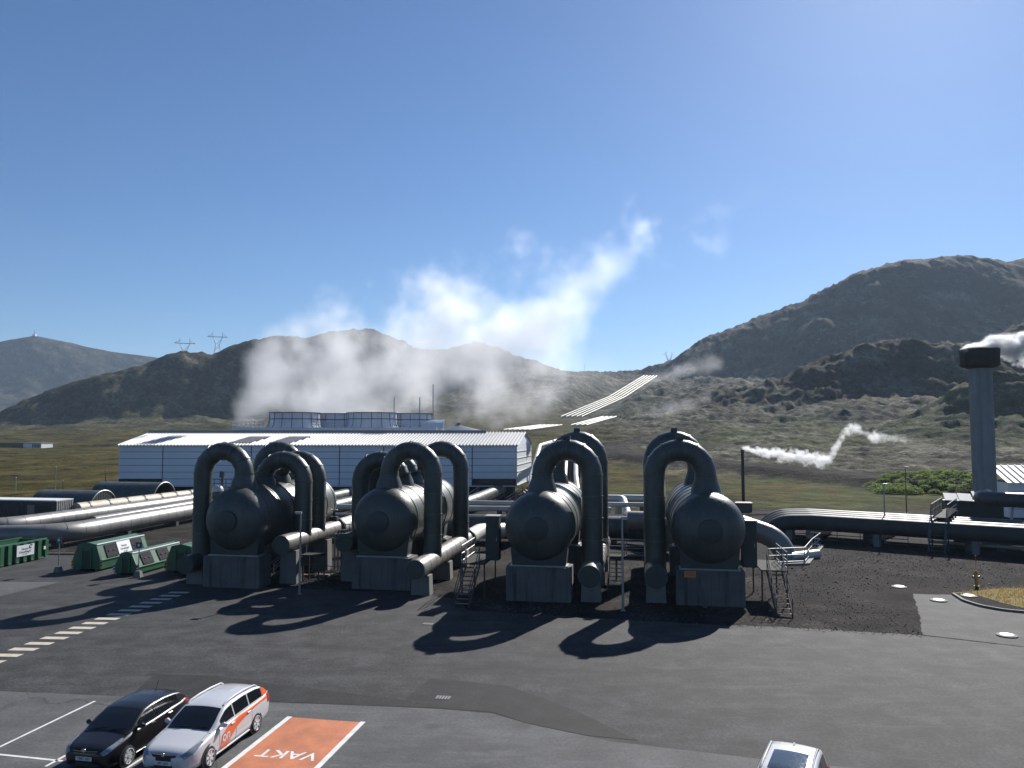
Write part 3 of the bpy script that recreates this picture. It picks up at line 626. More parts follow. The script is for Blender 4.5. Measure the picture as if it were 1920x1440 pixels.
def platform_stair(loc, label, side, rust):
    t = thing("access_platform", label, "access stairs", (loc[0], loc[1], 0), URZ)
    m = RUST if rust else STEELD
    MB().box(-0.75, 0.75, -0.6, 3.2, 1.94, 2.02).build("deck", GRATE, t)
    for x in (-0.7, 0.7):
        for y in (-0.5, 3.1): tube([(x, y, 0), (x, y, 1.94)], 0.05, "leg", STEELD, t, 6)
    stair(t, -0.42, 0.42, -0.6, 2.0, -3.6, 9, m, STEELD)
    railing(t, [(side * 0.72, -0.55, 2.02), (side * 0.72, 3.15, 2.02)], 1.05, STEEL)
    railing(t, [(-side * 0.72, 1.9, 2.02), (-side * 0.72, 3.15, 2.02)], 1.05, STEEL)
    return t
platform_stair((15.4, 46.0), "rusty stairs and deck beside the vessel with the orange sign", 1, True)
platform_stair((-2.3, 48.4), "dark steel stairs and deck on the shaded side of the vented vessel", -1, False)
def cabinet(loc, label):
    t = thing("instrument_cabinet", label, "cabinet", (loc[0], loc[1], 2.02), URZ)
    MB().box(-0.42, 0.42, -0.3, 0.5, 0.0, 2.72).build("case", TANKD, t)
    MB().box(-0.36, 0.36, -0.325, -0.303, 0.1, 2.6).build("door", TANKD, t)
    MB().box(-0.47, 0.47, -0.36, 0.55, 2.723, 2.78).build("cap", STEEL, t)
    MB().box(0.26, 0.3, -0.36, -0.327, 1.2, 1.4).build("handle", STEEL, t)
cabinet((14.2, 46.6), "tall green cabinet standing on the rusty stair deck by the warning sign vessel")
cabinet((-1.2, 49.2), "tall green cabinet standing on the dark steel deck left of the vented vessel".replace(" left of", " next to"))
# low stair between first and second vessel
t = thing("access_stairs", "small steel stairs with handrails between the two vessels beyond the bins", "access stairs", (-14.0, 53.0, 0), R(-100))
MB().box(-0.5, 0.5, -0.2, 1.2, 1.72, 1.8).build("deck", GRATE, t)
for x in (-0.45, 0.45): tube([(x, 1.1, 0), (x, 1.1, 1.72)], 0.05, "leg", STEELD, t, 6); tube([(x, 0, 0), (x, 0, 1.72)], 0.05, "leg", STEELD, t, 6)
stair(t, -0.45, 0.45, -0.2, 1.8, -2.6, 8, STEELD, STEEL)
# raised walkway between third and fourth vessels
t = thing("walkway", "steel walkway with railings between the two vented vessels", "walkway", (7.1, 53.0, 0), URZ)
MB().box(-2.0, 2.0, -0.5, 0.6, 1.62, 1.7).build("deck", GRATE, t)
for x in (-1.9, 0, 1.9):
    for y in (-0.4, 0.5): tube([(x, y, 0), (x, y, 1.62)], 0.05, "leg", STEELD, t, 6)
railing(t, [(-2, -0.45, 1.7), (-0.55, -0.45, 1.7)], 1.0, STEEL); railing(t, [(0.55, -0.45, 1.7), (2, -0.45, 1.7)], 1.0, STEEL); railing(t, [(-2, 0.55, 1.7), (2, 0.55, 1.7)], 1.0, STEEL)
stair(t, -0.45, 0.45, -0.5, 1.7, -2.7, 7, STEELD, STEELD)
# thin pipe rack with small valves between first and second vessels
t = thing("pipe_rack", "cluster of thin upright pipes and low rails between the loop pipes", "pipe rack", (-13.0, 57.0, 0), URZ)
for k, (x, y, h) in enumerate([(0, 0, 2.6), (0.35, -0.2, 2.9), (1.3, -1.0, 2.2), (1.7, -1.3, 1.7), (2.0, -2.0, 1.5), (2.4, -2.4, 1.4)]):
    tube([(x, y, 0), (x, y, h)], 0.06, "riser", STEEL, t, 8); tube([(x, y, h), (x + 0.5, y + 0.4, h)], 0.05, "branch", STEEL, t, 8)
railing(t, [(-1.0, -3.2, 0), (0.5, -3.4, 0), (2.6, -3.7, 0)], 0.9, STEELD, step=0.8)
railing(t, [(0.4, 0.3, 2.3), (2.3, 0.0, 2.3)], 1.0, STEELD, step=0.6)
tube([(0.4, 0.3, 0), (0.4, 0.3, 2.3)], 0.06, "leg", STEELD, t, 6); tube([(2.3, 0, 0), (2.3, 0, 2.3)], 0.06, "leg", STEELD, t, 6)
MB().box(0.3, 2.4, -0.1, 0.5, 2.24, 2.3).build("deck", GRATE, t)
for k in range(5): MB().box(-2.2 + k * 0.95, -1.3 + k * 0.95, -3.0 + k * 0.25, -2.65 + k * 0.25, 0.01, 0.12).build("timber", mat("old_timber", (0.2, 0.16, 0.12), 0.9), t)

# ------------------------------------------------------------------ lamp posts
def lamp_post(x, y, h, label, arm=(0.35, 0), z=0.0, r=0.06, dark=False):
    t = thing("lamp_post", label, "lamp post", (x, y, z), 0, "lamp posts")
    m = STEELD if dark else STEEL
    MB().cyl((0, 0, 0), (0, 0, h), r * 1.25, r * 0.8, 10).build("post", m, t)
    MB().box(-0.12, 0.12, -0.12, 0.12, 0, 0.03).build("foot_plate", m, t)
    MB().box(min(-0.05, arm[0]), max(0.05, arm[0]), min(-0.11, arm[1]), max(0.11, arm[1]), h - 0.02, h + 0.09).build("lamp_head", STEEL, t)
    MB().box(min(-0.02, arm[0] * 0.9), max(0.02, arm[0] * 0.9), -0.08, 0.08, h - 0.05, h - 0.022).build("lens", SIGNW, t)
lamp_post(-13.2, 48.5, 5.0, "galvanised lamp post before the gap between the two vessels beyond the bins", (-0.35, 0))
lamp_post(6.26, 44.1, 5.15, "galvanised lamp post standing between the two vented vessels", (0.3, 0)); MB
lamp_post(34.05, 70.9, 5.3, "galvanised lamp post in front of the pipe bundle", (0.35, 0))
lamp_post(49.4, 97.1, 5.7, "dark lamp post standing behind the pipe bundle by the green shrubs", (0.4, 0), dark=True)
lamp_post(-79.5, 134.7, 4.2, "thin lamp post on the meadow behind the arched shelters", (-0.5, 0), z=-0.1)
lamp_post(-68.3, 130, 3.7, "dark thin lamp post on the meadow beside the white building", (0.1, 0), dark=True)
lamp_post(-84.0, 131, 2.6, "short pale post on the meadow edge", (0.05, 0), z=-0.1); lamp_post(-76.0, 131, 2.0, "stubby dark post near the meadow edge by the shelter roof", (0.05, 0), z=-0.1, dark=True)

# ------------------------------------------------------------------ long cross pipes behind the vessels
def long_pipe(name, label, path, r, m, ring=1.6, sup=None, n=20, group=None, cat="pipe", fr=2.0, supm=None):
    o = Vector(path[0]); t = thing(name, label, cat, (o.x, o.y, 0), 0, group)
    loc = [tuple(Vector(p) - Vector((o.x, o.y, 0))) for p in path]; pf = fillet(loc, fr) if len(loc) > 2 else loc
    b = MB().sweep(pf, r, n).build("pipe_run", m, t, ang=45)
    if ring: rings_along(b, pf, r, ring, m, skip_ends=0.2, w=0.06)
    if sup:
        P = [Vector(p) for p in pf]
        L = [0]
        for i in range(1, len(P)): L.append(L[-1] + (P[i] - P[i - 1]).length)
        d = sup * 0.5
        while d < L[-1]:
            i = max(j for j in range(len(P) - 1) if L[j] <= d); p = P[i].lerp(P[i + 1], (d - L[i]) / (L[i + 1] - L[i]))
            if p.z - r > 0.15:
                q = P[i + 1] - P[i]; hw_ = 0.25 if p.z < 3.5 else 0.1; s = MB().box(-hw_, hw_, -r * 0.8, r * 0.8, 0, p.z - r + 0.05).build("support", supm or STEELD, t, loc=(p.x, p.y, 0), rz=math.atan2(q.y, q.x))
            d += sup
    return t
long_pipe("steam_main", "huge dark steam pipe running crosswise behind the four vessels", [(-22, 74.5, 1.35), (10.5, 70.6, 1.35), (12.4, 68.9, 1.35), (12.7, 64, 1.35)], 1.1, TANK, 2.2, 9)
long_pipe("service_pipe", "slim pale service pipe above the huge cross pipe", [(-22, 76.0, 2.85), (9.2, 72.2, 2.85)], 0.26, ALU_L, 3, 6)
long_pipe("service_pipe", "second slim pale service pipe behind the huge cross pipe", [(-8, 79.0, 2.95), (14.5, 76.0, 2.95)], 0.24, ALU_L, 4, 6)
for k, x in enumerate((9.2, 12.0, 14.6)):
    long_pipe("expansion_loop", "pale bent expansion pipe rising behind the cross pipe, %s of three" % ("nearest the white building", "middle one", "nearest the black flue")[k], [(x - 3.0, 84.5, 1.2), (x - 3.0, 84.5, 2.9), (x, 83.9, 2.9), (x, 80.5, 1.6), (x, 76, 1.6)], 0.42, ALU_L, 0, None, 14, "expansion pipes", "pipe", 0.7)
# pipes climbing from the white building to the hills
for k in range(5):
    x0 = 3.2 + k * 1.5
    long_pipe("hill_pipe", "pale pipeline beside the gable of the white building, %s" % ("touching the gable", "second from the gable", "middle of five", "fourth from the gable", "outermost of five")[k],
              [(x0 - 1.2, 92, 1.6), (x0 - 0.6, 104, 4.2), (x0 + 1.2, 122 + k, 8.0), (x0 * 0.5 + 10.5, 172, 9.0), (x0 * 0.5 + 11.5, 178, 0.5)], 0.32, ALU_L, 0, 16, 14, "pipelines to the hills", fr=5)

# ------------------------------------------------------------------ white plant building
bl_ = thing("plant_building", "long white panelled plant building with low pitched corrugated roof and dark undercroft", "building", (-29, 115, 0), 0)
X0, X1 = -29.6, 29.65; GY = 7.5
cols = [X0 + (X1 - X0) * k / 9 for k in range(10)]; rows = [2.2 + 1.0 * k for k in range(7)]
MB().box(X0 + 0.15, X1 - 0.15, 0.12, GY * 2, 2.1, 8.2).build("wall_core", DARKV, bl_)
pm = {}
for i in range(9):
    for j in range(6):
        if j == 0 and (i in (0, 8)): 
            MB().box(cols[i] + 0.1, cols[i + 1] - 0.1, 0.02, 0.1, rows[0] + 0.1, rows[1] - 0.02).build("window", GLASSD, bl_); continue
        if 'p' not in pm:
            o = MB().box(0.07, cols[1] - cols[0] - 0.07, 0, 0.1, 0.03, 0.97).build("wall_panel", WHITE_P, bl_); pm['p'] = o.data; o.location = (cols[i], 0, rows[j])
        else: place("wall_panel", pm['p'], bl_, (cols[i], 0, rows[j]))
MB().box(X0, X1, -0.04, 0.1, 2.06, 2.2).build("sill_flashing", WHITE_P, bl_)
# gable end on the right: skewed with the valley axis
def sk(y): return y * math.tan(AX)
for j in range(6):
    z0, z1 = rows[j] + 0.02, rows[j] + 0.978
    v = [(X1 + sk(y) + dx, y, z) for dx in (0.0, 0.1) for y, z in ((0.0, z0), (GY * 2, z0), (GY * 2, z1), (0.0, z1))]
    MB().add(v, [(0, 1, 2, 3), (4, 7, 6, 5), (0, 4, 5, 1), (1, 5, 6, 2), (2, 6, 7, 3), (3, 7, 4, 0)]).build("gable_panel", WHITE_P, bl_)
    MB().add([(X1 + sk(y) + dx, y, z) for dx in (0.1, 0.18) for y, z in ((0.0, z0 - 0.02), (GY * 2, z0 - 0.02), (GY * 2, z0 + 0.08), (0.0, z0 + 0.08))], [(0, 1, 2, 3), (4, 7, 6, 5), (0, 4, 5, 1), (1, 5, 6, 2), (2, 6, 7, 3), (3, 7, 4, 0)]).build("gable_trim", SIGNW, bl_)
MB().add([(X1 + 0.05, 0, 8.2), (X1 + sk(GY) + 0.05, GY, 9.95), (X1 + sk(GY * 2) + 0.05, GY * 2, 8.2)], [(0, 1, 2)]).build("gable_top", WHITE_P, bl_)
# roof: front slope in corrugated sheets with real ribs
rf = MB().add([(X0 - 0.3, -0.35, 8.14), (X1 + 0.3, -0.35, 8.14), (X1 + sk(GY) + 0.3, GY, 10.06), (X0 + sk(GY) - 0.3, GY, 10.06), (X0 - 0.3 + sk(GY * 2), GY * 2 + 0.3, 8.1), (X1 + 0.3 + sk(GY * 2), GY * 2 + 0.3, 8.1)], [(0, 1, 2, 3), (3, 2, 5, 4)]).build("roof", WHITE_R, bl_)
nsh = 24; wsh = (X1 - X0 + 0.6) / nsh; mb = MB(); prof = []
nrib = 5
for k in range(nrib):
    u0 = wsh * k / nrib
    prof += [(u0, 0.0), (u0 + 0.12, 0.0), (u0 + 0.2, 0.14), (u0 + 0.34, 0.14), (u0 + 0.42, 0.0)]
prof.append((wsh - 0.004, 0.0))
for (u, h) in prof: mb.v += [(u, -0.4, 8.17 + h), (u + sk(GY + 0.4), GY, 10.09 + h)]
for k in range(len(prof) - 1): mb.f.append((2 * k, 2 * k + 2, 2 * k + 3, 2 * k + 1))
sheet0 = mb.build("roof_sheet", WHITE_R, bl_, smooth=False); sheet0.location.x = X0 - 0.3
for k in range(1, nsh): place("roof_sheet", sheet0.data, bl_, (X0 - 0.3 + wsh * k, 0, 0))
MB().box(X0 + sk(GY) - 0.2, X1 + sk(GY) - 6, GY - 0.3, GY + 0.5, 10.1, 10.45).build("ridge_cap", mat("ridge_metal", (0.35, 0.33, 0.3), 0.5), bl_)
for k, x in enumerate((-10.3 - 3.2, -4.4 - 3.0)):
    MB().add([(x, 0.6, 8.58), (x + 3.2, 0.6, 8.58), (x + 5.2, 4.2, 9.5), (x + 2.0, 4.2, 9.5), (x, 0.6, 8.2), (x + 3.2, 0.6, 8.2), (x + 5.2, 4.2, 9.1), (x + 2.0, 4.2, 9.1)],
             [(0, 1, 2, 3), (0, 4, 5, 1), (1, 5, 6, 2), (3, 7, 4, 0), (2, 6, 7, 3)]).build("skylight", mat("skylight_grey", (0.2, 0.2, 0.215), 0.6, spec=0.2), bl_)
MB().box(X0, X1, -0.32, -0.2, 8.02, 8.14).build("gutter", WHITE_P, bl_)
for k in range(12):
    x = X0 + 0.4 + (X1 - X0 - 0.8) * k / 11; MB().box(x - 0.2, x + 0.2, 0.3, 0.7, 0, 2.1).build("column", STEELD, bl_)
MB().box(X0 + 0.5, X1 - 0.5, 6, 6.2, 0, 2.1).build("back_wall", DARKV, bl_)
# pipes and stairs in front of the undercroft
for x, y0 in ((-24.5, 96), (-19, 98), (-4.5, 99)):
    long_pipe("plant_pipe", "dark pipe entering the undercroft of the white building, %s" % {-24.5: "behind the first vessel", -19: "between the first two vessels", -4.5: "next to the zigzag stairs"}[x], [(x - 3, y0 - 12, 1.3), (x, y0, 1.5), (x + 2.8, 117, 1.5)], 0.85, TANK, 2.0, 9, fr=4)
t = thing("stair_unit", "zigzag steel stairs with handrails before the undercroft of the white building", "stairs", (-3.2, 103, 0), 0)
for dx in (-3.5, 0.0, 2.4):
    MB().sweep([(dx, 0, 0.4), (dx + 2.0, 0, 1.7)], 0.08, 4).build("stringer", STEELD, t)
    for f in (0.9, 0.45): tube([(dx, -0.3, 0.5 + f), (dx + 2.2, -0.3, 1.9 + f)], 0.05, "handrail", STEEL, t, 6)
    for q in (0, 0.5, 1): tube([(dx + 2.2 * q, -0.3, 0.0), (dx + 2.2 * q, -0.3, 1.4 + 1.4 * q)], 0.04, "post", STEELD, t, 6)
for f in (0.9, 0.45): tube([(4.6, -0.3, 1.9 + f), (6.8, -0.3, 0.3 + f)], 0.05, "handrail", STEEL, t, 6)
MB().box(-2.6, 1.5, -0.6, 0.4, 0.0, 0.9).build("plinth", CONCR_P, t); MB().box(2.0, 5.2, -0.5, 0.5, 0.0, 0.7).build("skid", STEELD, t)
for k in range(9): MB().cyl((2.3 + k * 0.32, -0.4, 0.7), (2.3 + k * 0.32, -0.4, 1.0 + 0.2 * (k % 3)), 0.09, n=8).build("valve_body", STEEL, t)

# ------------------------------------------------------------------ cooling towers behind the building
ct = thing("cooling_tower", "white cooling tower deck with four round fan stacks behind the plant building", "cooling tower", (-32, 140, 0), 0)
MB().box(-18.4, 18.4, -1.5, 14, 0, 11.0).build("deck_block", TOWER, ct)
for k in range(14): MB().box(-18.3 + k * 2.62, -18.3 + k * 2.62 + 2.56, -1.56, -1.5, 9.5, 10.95).build("deck_panel", TOWER, ct)
def stack(cx, cy_, r, h, full=True):
    s = MB().lathe([(r + 0.5, 0), (r + 0.15, 0.5), (r, 1.0), (r - 0.02, h), (r - 0.25, h), (r - 0.25, 0.2)], (cx, cy_, 11.0), 'z', 40, caps=False).build("fan_stack", TOWER, ct)
    rim = MB().lathe([(r, h - 0.12), (r + 0.16, h - 0.12), (r + 0.16, h + 0.03), (r - 0.2, h + 0.03)], (cx, cy_, 11.0), 'z', 40, caps=False).build("rim", STEELD, s)
    MB().lathe([(r + 0.01, h * 0.55), (r + 0.09, h * 0.55), (r + 0.09, h * 0.55 + 0.12), (r + 0.01, h * 0.55 + 0.12)], (cx, cy_, 11.0), 'z', 40, caps=False).build("hoop", STEELD, s)
    for k in range(16):
        a = 2 * math.pi * (k + 0.4) / 16; c, q = math.cos(a), math.sin(a)
        tube([(cx + c * (r + 0.52), cy_ + q * (r + 0.52), 11.0), (cx + c * (r + 0.2), cy_ + q * (r + 0.2), 11.5), (cx + c * (r + 0.07), cy_ + q * (r + 0.07), 12.2), (cx + c * (r + 0.05), cy_ + q * (r + 0.05), 11.0 + h)], 0.045, "stiffener", STEELD, s, 5)
for cx, cy_ in ((-8.3, 3.0), (6.0, 3.0), (-2.3, 10.5), (12.0, 10.5)): stack(cx, cy_, 4.55 if cy_ < 5 else 4.5, 2.75)
rl = [(-18.3, -1.4, 11.6), (18.3, -1.4, 11.6)]
for x0, x1 in ((-18.3, -12.8), (-4, 1.5), (10.5, 18.3)):
    railing(ct, [(x0, -1.35, 11.0), (x1, -1.35, 11.0)], 1.0, SIGNW, 0.06, 0.75, (1.0, 0.5))
MB().add([(14.6, 6, 11.0), (18.9, 6, 11.0), (18.9, 9, 11.0), (14.6, 9, 11.0), (14.6, 6, 12.0), (18.9, 6, 12.0), (18.9, 9, 12.6), (14.6, 9, 12.6)], [(0, 1, 5, 4), (1, 2, 6, 5), (2, 3, 7, 6), (3, 0, 4, 7), (4, 5, 6, 7)]).build("fan_house", WHITE_P, ct)
for k, (x, h) in enumerate(((16.6, 19.5), (14.0, 17.0), (9.0, 17.0))): tube([(x, 10, 11.0), (x, 10, h)], 0.1, "mast", STEEL, ct, 6)
t = thing("water_tank", "round blue grey water tank with conical roof beyond the cooling towers", "tank", (-11, 158, 0))
MB().lathe([(5.6, 0), (5.6, 10.2)], n=40).build("tank_wall", mat("tank_bluegrey", (0.2, 0.24, 0.3), 0.6), t); MB().lathe([(5.7, 10.2), (5.7, 10.35), (0.4, 11.6), (0.4, 12.1)], n=40).build("tank_roof", mat("tank_bluegrey", (0.2, 0.24, 0.3)), t)

# ------------------------------------------------------------------ left: pipes, shed, shelters, bins
long_pipe("sheen_pipe", "big green clad pipe toned pale as in sun, bending beside the bins, nearest to them", [(-75, 61.5, 1.25), (-39.3, 67.2, 1.25), (-35.6, 91, 1.25), (-32.5, 112, 1.3)], 0.86, SILVER_SHEEN, 1.5, 8, 26, "sun toned pipes in the yard", fr=5)
long_pipe("sheen_pipe", "big green clad pipe toned pale as in sun, beside the dark container shed", [(-72, 68.5, 1.2), (-48.2, 72.6, 1.2), (-43.2, 95, 1.2), (-40.2, 113, 1.3)], 0.8, SILVER_SHEEN, 1.5, 8, 26, "sun toned pipes in the yard", fr=5)
long_pipe("sheen_pipe", "short green clad pipe toned pale as in sun, between two longer pale pipes", [(-41.9, 77.5, 1.1), (-39.3, 93, 1.2), (-36.4, 112, 1.3)], 0.62, SILVER_SHEEN, 1.5, 8, 24, "sun toned pipes in the yard")
t = long_pipe("beige_pipe", "beige clad pipe with dark hoops lying before the arched shelter", [(-47.5, 84.5, 1.7), (-42.2, 108, 1.7)], 0.7, BEIGE, 0, 6)
for k in range(8): 
    o = MB().lathe([(0.705, -0.12), (0.74, -0.12), (0.74, 0.12), (0.705, 0.12)], (0, 0, 0), 'z', 20, caps=False).build("hoop", STEELD, t); o.location = (0.35 + k * 0.66, 1.5 + k * 2.9, 1.7); o.rotation_euler = Vector((5.3, 23.5, 0)).to_track_quat('Z', 'Y').to_euler()
sh = thing("container_shed", "dark corrugated container shed with white edged roof and slatted end by the pipes", "shed", (-48.2, 82.0, 0), URZ)
MB().box(-13, -0.02, 0, 2.4, 0.15, 2.78).build("body", TANKD, sh)
for k in range(62):
    if 17 < k < 26 and False: continue
    MB().box(-12.9 + k * 0.208, -12.8 + k * 0.208, -0.045, -0.002, 0.2, 2.7).build("rib", TANKD, sh)
MB().box(-13.05, 0.03, -0.08, 2.46, 2.783, 2.9).build("roof", SIGNW, sh)
MB().box(-4.4, -3.4, -0.09, -0.05, 0.2, 2.35).build("doorway", DARKV, sh); MB().box(-3.38, -2.5, -0.12, -0.05, 0.2, 2.35).build("door", mat("door_tan", (0.2, 0.17, 0.13), 0.6), sh); MB().box(-2.48, -1.5, -0.09, -0.05, 0.2, 2.35).build("doorway", DARKV, sh)
for k in range(9): MB().box(0.0, 0.07, 0.02 + k * 0.275, 0.14 + k * 0.275, 0.15, 2.76).build("slat", STEEL, sh)
MB().box(-13, 0, 0.1, 2.3, 0, 0.148).build("skid", STEELD, sh)
def quonset(loc, label, r, L, hbase, n=18, open_end=False):
    q = thing("arched_shelter", label, "shelter", loc, URZ)
    a = [(r * math.cos(R(x)), hbase + r * math.sin(R(x))) for x in np.linspace(0, 180, n + 1)]
    pts = [(-r * 1.0 + r + p[0], p[1]) for p in a]
    seg = 7
    for k in range(seg):
        s = MB(); x0 = -L + L * k / seg; x1 = -L + L * (k + 1) / seg - 0.02
        poly = [(r, 0.0)] + a + [(-r, 0.0)]
        for (y, z) in poly: s.v += [(x0, y, z), (x1, y, z)]
        for i in range(len(poly) - 1): s.f.append((2 * i, 2 * i + 1, 2 * i + 3, 2 * i + 2))
        s.build("roof_sheet", TANK, q)
    if not open_end:
        MB().prism([(r - 0.08, 0.0)] + [(p[0] * 0.97, p[1] * 0.985) for p in a] + [(-r + 0.08, 0.0)], 'x', -0.12, -0.05).build("end_wall", TANKD, q)
        for k in range(11):
            y = -r * 0.85 + k * r * 0.17; z = hbase + math.sqrt(max(0.1, r * r - y * y)) - 0.12
            MB().box(-0.045, -0.015, y - 0.05, y + 0.05, 0.05, z).build("rib", TANKD, q)
    MB().sweep([(0, p[0] * 1.0, p[1]) for p in [(r, 0)] + a + [(-r, 0)]], 0.06, 6).build("edge_trim", STEEL, q)
    return q
quonset((-48.2, 91.5, 0), "dark green arched shelter with closed ribbed end wall", 2.4, 8.0, 0.85)
quonset((-44.6, 99.5, 0), "open arched shelter with curved roof tucked behind the closed one", 2.4, 9.0, 1.3, open_end=True)
def bin_(name, label, loc, prof, L, m_low=GREEN, sign=False, hatches=(), stripes=None, lid=GREENL, group=None, txt=None):
    b = thing(name, label, "waste container", (loc[0], loc[1], 0.02), URZ, group)
    (hw, z1, tw, z2, az) = prof
    body = [(-hw, 0.14), (hw, 0.14), (hw, z1), (-hw, z1)]
    MB().prism(body, 'y', 0, L).build("lower_body", m_low, b)
    MB().prism([(-hw, z1 + 0.003), (hw, z1 + 0.003), (tw, z2), (0, az), (-tw, z2)], 'y', 0.06, L - 0.06).build("lid", lid, b)
    MB().prism([(-hw + 0.02, z1 + 0.01), (hw - 0.02, z1 + 0.01), (tw, z2 + 0.03), (0, az + 0.03), (-tw, z2 + 0.03)], 'y', -0.03, 0.055).build("end_wall", m_low, b)
    MB().prism([(-hw + 0.02, z1 + 0.01), (hw - 0.02, z1 + 0.01), (tw, z2 + 0.03), (0, az + 0.03), (-tw, z2 + 0.03)], 'y', L - 0.055, L + 0.03).build("end_wall", m_low, b)
    for x in (-hw * 0.33, hw * 0.33): MB().box(x - 0.06, x + 0.06, -0.1, -0.001, 0.14, z1 + (z2 - z1) * 0.8).build("lift_post", m_low, b)
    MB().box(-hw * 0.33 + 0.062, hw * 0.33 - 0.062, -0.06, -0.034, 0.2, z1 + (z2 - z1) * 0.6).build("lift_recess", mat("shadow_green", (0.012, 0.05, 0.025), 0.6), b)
    for x in (-hw * 0.6, hw * 0.6): MB().box(x - 0.08, x + 0.08, 0.1, L - 0.1, 0, 0.14).build("skid", STEELD, b)
    MB().sweep([(tw + 0.02, 0, z2 + 0.02), (tw + 0.02, L, z2 + 0.02)], 0.05, 6).build("lid_edge", SIGNW, b)
    MB().sweep([(hw + 0.02, 0, z1 * 0.98), (hw + 0.02, L, z1 * 0.98)], 0.045, 6).build("rim", GREENL, b)
    sl = Vector((tw - hw, 0, z2 - z1)); ln = sl.length; sl.normalize(); nrm = Vector((-sl.z, 0, sl.x)) * -1
    if nrm.x < 0: nrm = -nrm
    def panel(y0, y1, f0, f1, m, nm, off=0.02):
        base = Vector((hw, 0, z1)); v = []
        for o_ in (off, off + 0.04):
            for y, f in ((y0, f0), (y1, f0), (y1, f1), (y0, f1)):
                p = base + sl * (ln * f) + nrm * o_; v.append((p.x, y, p.z))
        return MB().add(v, [(3, 2, 1, 0), (4, 5, 6, 7), (0, 1, 5, 4), (1, 2, 6, 5), (2, 3, 7, 6), (3, 0, 4, 7)]).build(nm, m, b, smooth=False)
    for (y0, y1) in hatches:
        h = panel(y0, y1, 0.08, 0.9, HATCH, "hatch")
        for yy in (y0 + (y1 - y0) * 0.28, y0 + (y1 - y0) * 0.72):
            p = Vector((hw, 0, z1)) + sl * (ln * 0.5) + nrm * 0.065; MB().lathe([(0.09, 0), (0.09, 0.03)], n=12).build("hatch_knob", STEEL, h).location = (p.x, yy, p.z)
    if sign:
        y0, y1 = sign; s = panel(y0, y1, 0.12, 0.94, SIGNW, "sign_plate")
        ang = math.atan2(sl.z, sl.x)
        for q, (tx, sz, f) in enumerate((("Íslenska", 0.2, 0.62), ("Gámafélagið", 0.2, 0.42), ("577 5757", 0.12, 0.24))):
            p = Vector((hw, 0, z1)) + sl * (ln * f) + nrm * 0.066
            o = text_part(tx, sz, INKB, s, (p.x, (y0 + y1) / 2, p.z), (0, 0, 0), "lettering", 0.002)
            ex = Vector((0, 1, 0)); ez = nrm; ey = ez.cross(ex); 
            if ey.z < 0: ex = -ex; ey = ez.cross(ex)
            o.rotation_euler = Matrix((ex, ey, ez)).transposed().to_euler()
    if stripes:
        for x in (-hw, hw):
            for k in range(5):
                m = stripes if k % 2 == 0 else BLKPL; zz = 0.2 + k * 0.11
                MB().add([(x - 0.09, -0.012, zz), (x + 0.09, -0.012, zz + 0.06), (x + 0.09, -0.012, zz + 0.17), (x - 0.09, -0.012, zz + 0.11)], [(0, 1, 2, 3)]).build("hazard_stripe", m, b, smooth=False)
    if txt: text_part(txt, 0.16, GREENL, b, (0, -0.07, z1 * 0.95), (R(90), 0, 0), "lettering", 0.002)
    return b
bin_("recycling_container", "large green covered container with grey hatches and a white sign on its lid", (-30.9, 56.6), (1.15, 0.78, 0.74, 1.86, 2.02), 5.4, hatches=((0.7, 1.9), (3.6, 4.9)), sign=(2.0, 3.5), stripes=YELLOW)
bin_("recycling_container", "smaller green covered container with grey hatches beside a little sign post", (-27.2, 54.9), (0.92, 0.55, 0.42, 1.5, 1.62), 5.6, hatches=((0.7, 1.9), (2.6, 3.9)), stripes=SIGNW)
bin_("recycling_container", "green covered container half hidden behind the loop pipe of the end vessel", (-23.7, 55.7), (1.15, 0.78, 0.74, 1.86, 2.02), 5.6, hatches=((3.0, 4.4),), stripes=YELLOW)
# open skip
sk_ = thing("open_skip", "open green skip with ribbed sides and a white company sign, filled with scrap", "skip", (-38.35, 56.2, 0.02), URZ)
w_, L_, hh = 2.35, 6.2, 1.5
MB().box(-w_, 0, 0, L_, 0.18, 0.26).build("floor", GREEN, sk_)
for nm, (a, b, c, d) in dict(r=(-0.07, 0, 0, L_), l=(-w_, -w_ + 0.07, 0, L_), f=(-w_ + 0.071, -0.071, 0, 0.07), k=(-w_ + 0.071, -0.071, L_ - 0.07, L_)).items():
    MB().box(a, b, c, d, 0.261, hh).build("wall", GREEN, sk_)
for x in (-0.02, -w_ + 0.02): MB().box(x - 0.07, x + 0.07, -0.05, L_ + 0.05, hh + 0.002, hh + 0.1).build("top_rail", GREENL if x > -1 else GREEN, sk_)
for k in range(9):
    y = 0.1 + k * 0.73; MB().taper(0.002, 0.16, y, y + 0.34, 0.2, 0.002, 0.16, y, y + 0.34, hh - 0.02).build("rib", GREEN, sk_)
    MB().box(0.0, 0.2, y + 0.02, y + 0.3, 0.1, 0.19).build("rib_foot", GREENL, sk_)
sg = MB().box(0.17, 0.2, 3.05, 4.75, 0.55, 1.38).build("sign_plate", SIGNW, sk_)
for tx, sz, z in (("Íslenska", 0.22, 1.08), ("Gámafélagið", 0.24, 0.86), ("577 5757", 0.13, 0.67)):
    text_part(tx, sz, INKB, sg, (0.203, 3.85, z), (R(90), 0, R(90)), "lettering", 0.002)
MB().sweep([(0.206, 4.42 + 0.13 * math.cos(a), 1.22 + 0.13 * math.sin(a)) for a in np.linspace(0.5, 5.2, 14)], 0.028, 6).build("emblem", INKB, sg)
MB().box(0.17, 0.19, 5.75, 5.95, 0.75, 1.0).build("sticker", SIGNW, sk_)
for x in (-w_ * 0.75, -w_ * 0.25): MB().box(x - 0.09, x + 0.09, 0, L_, 0, 0.178).build("skid", STEELD, sk_)
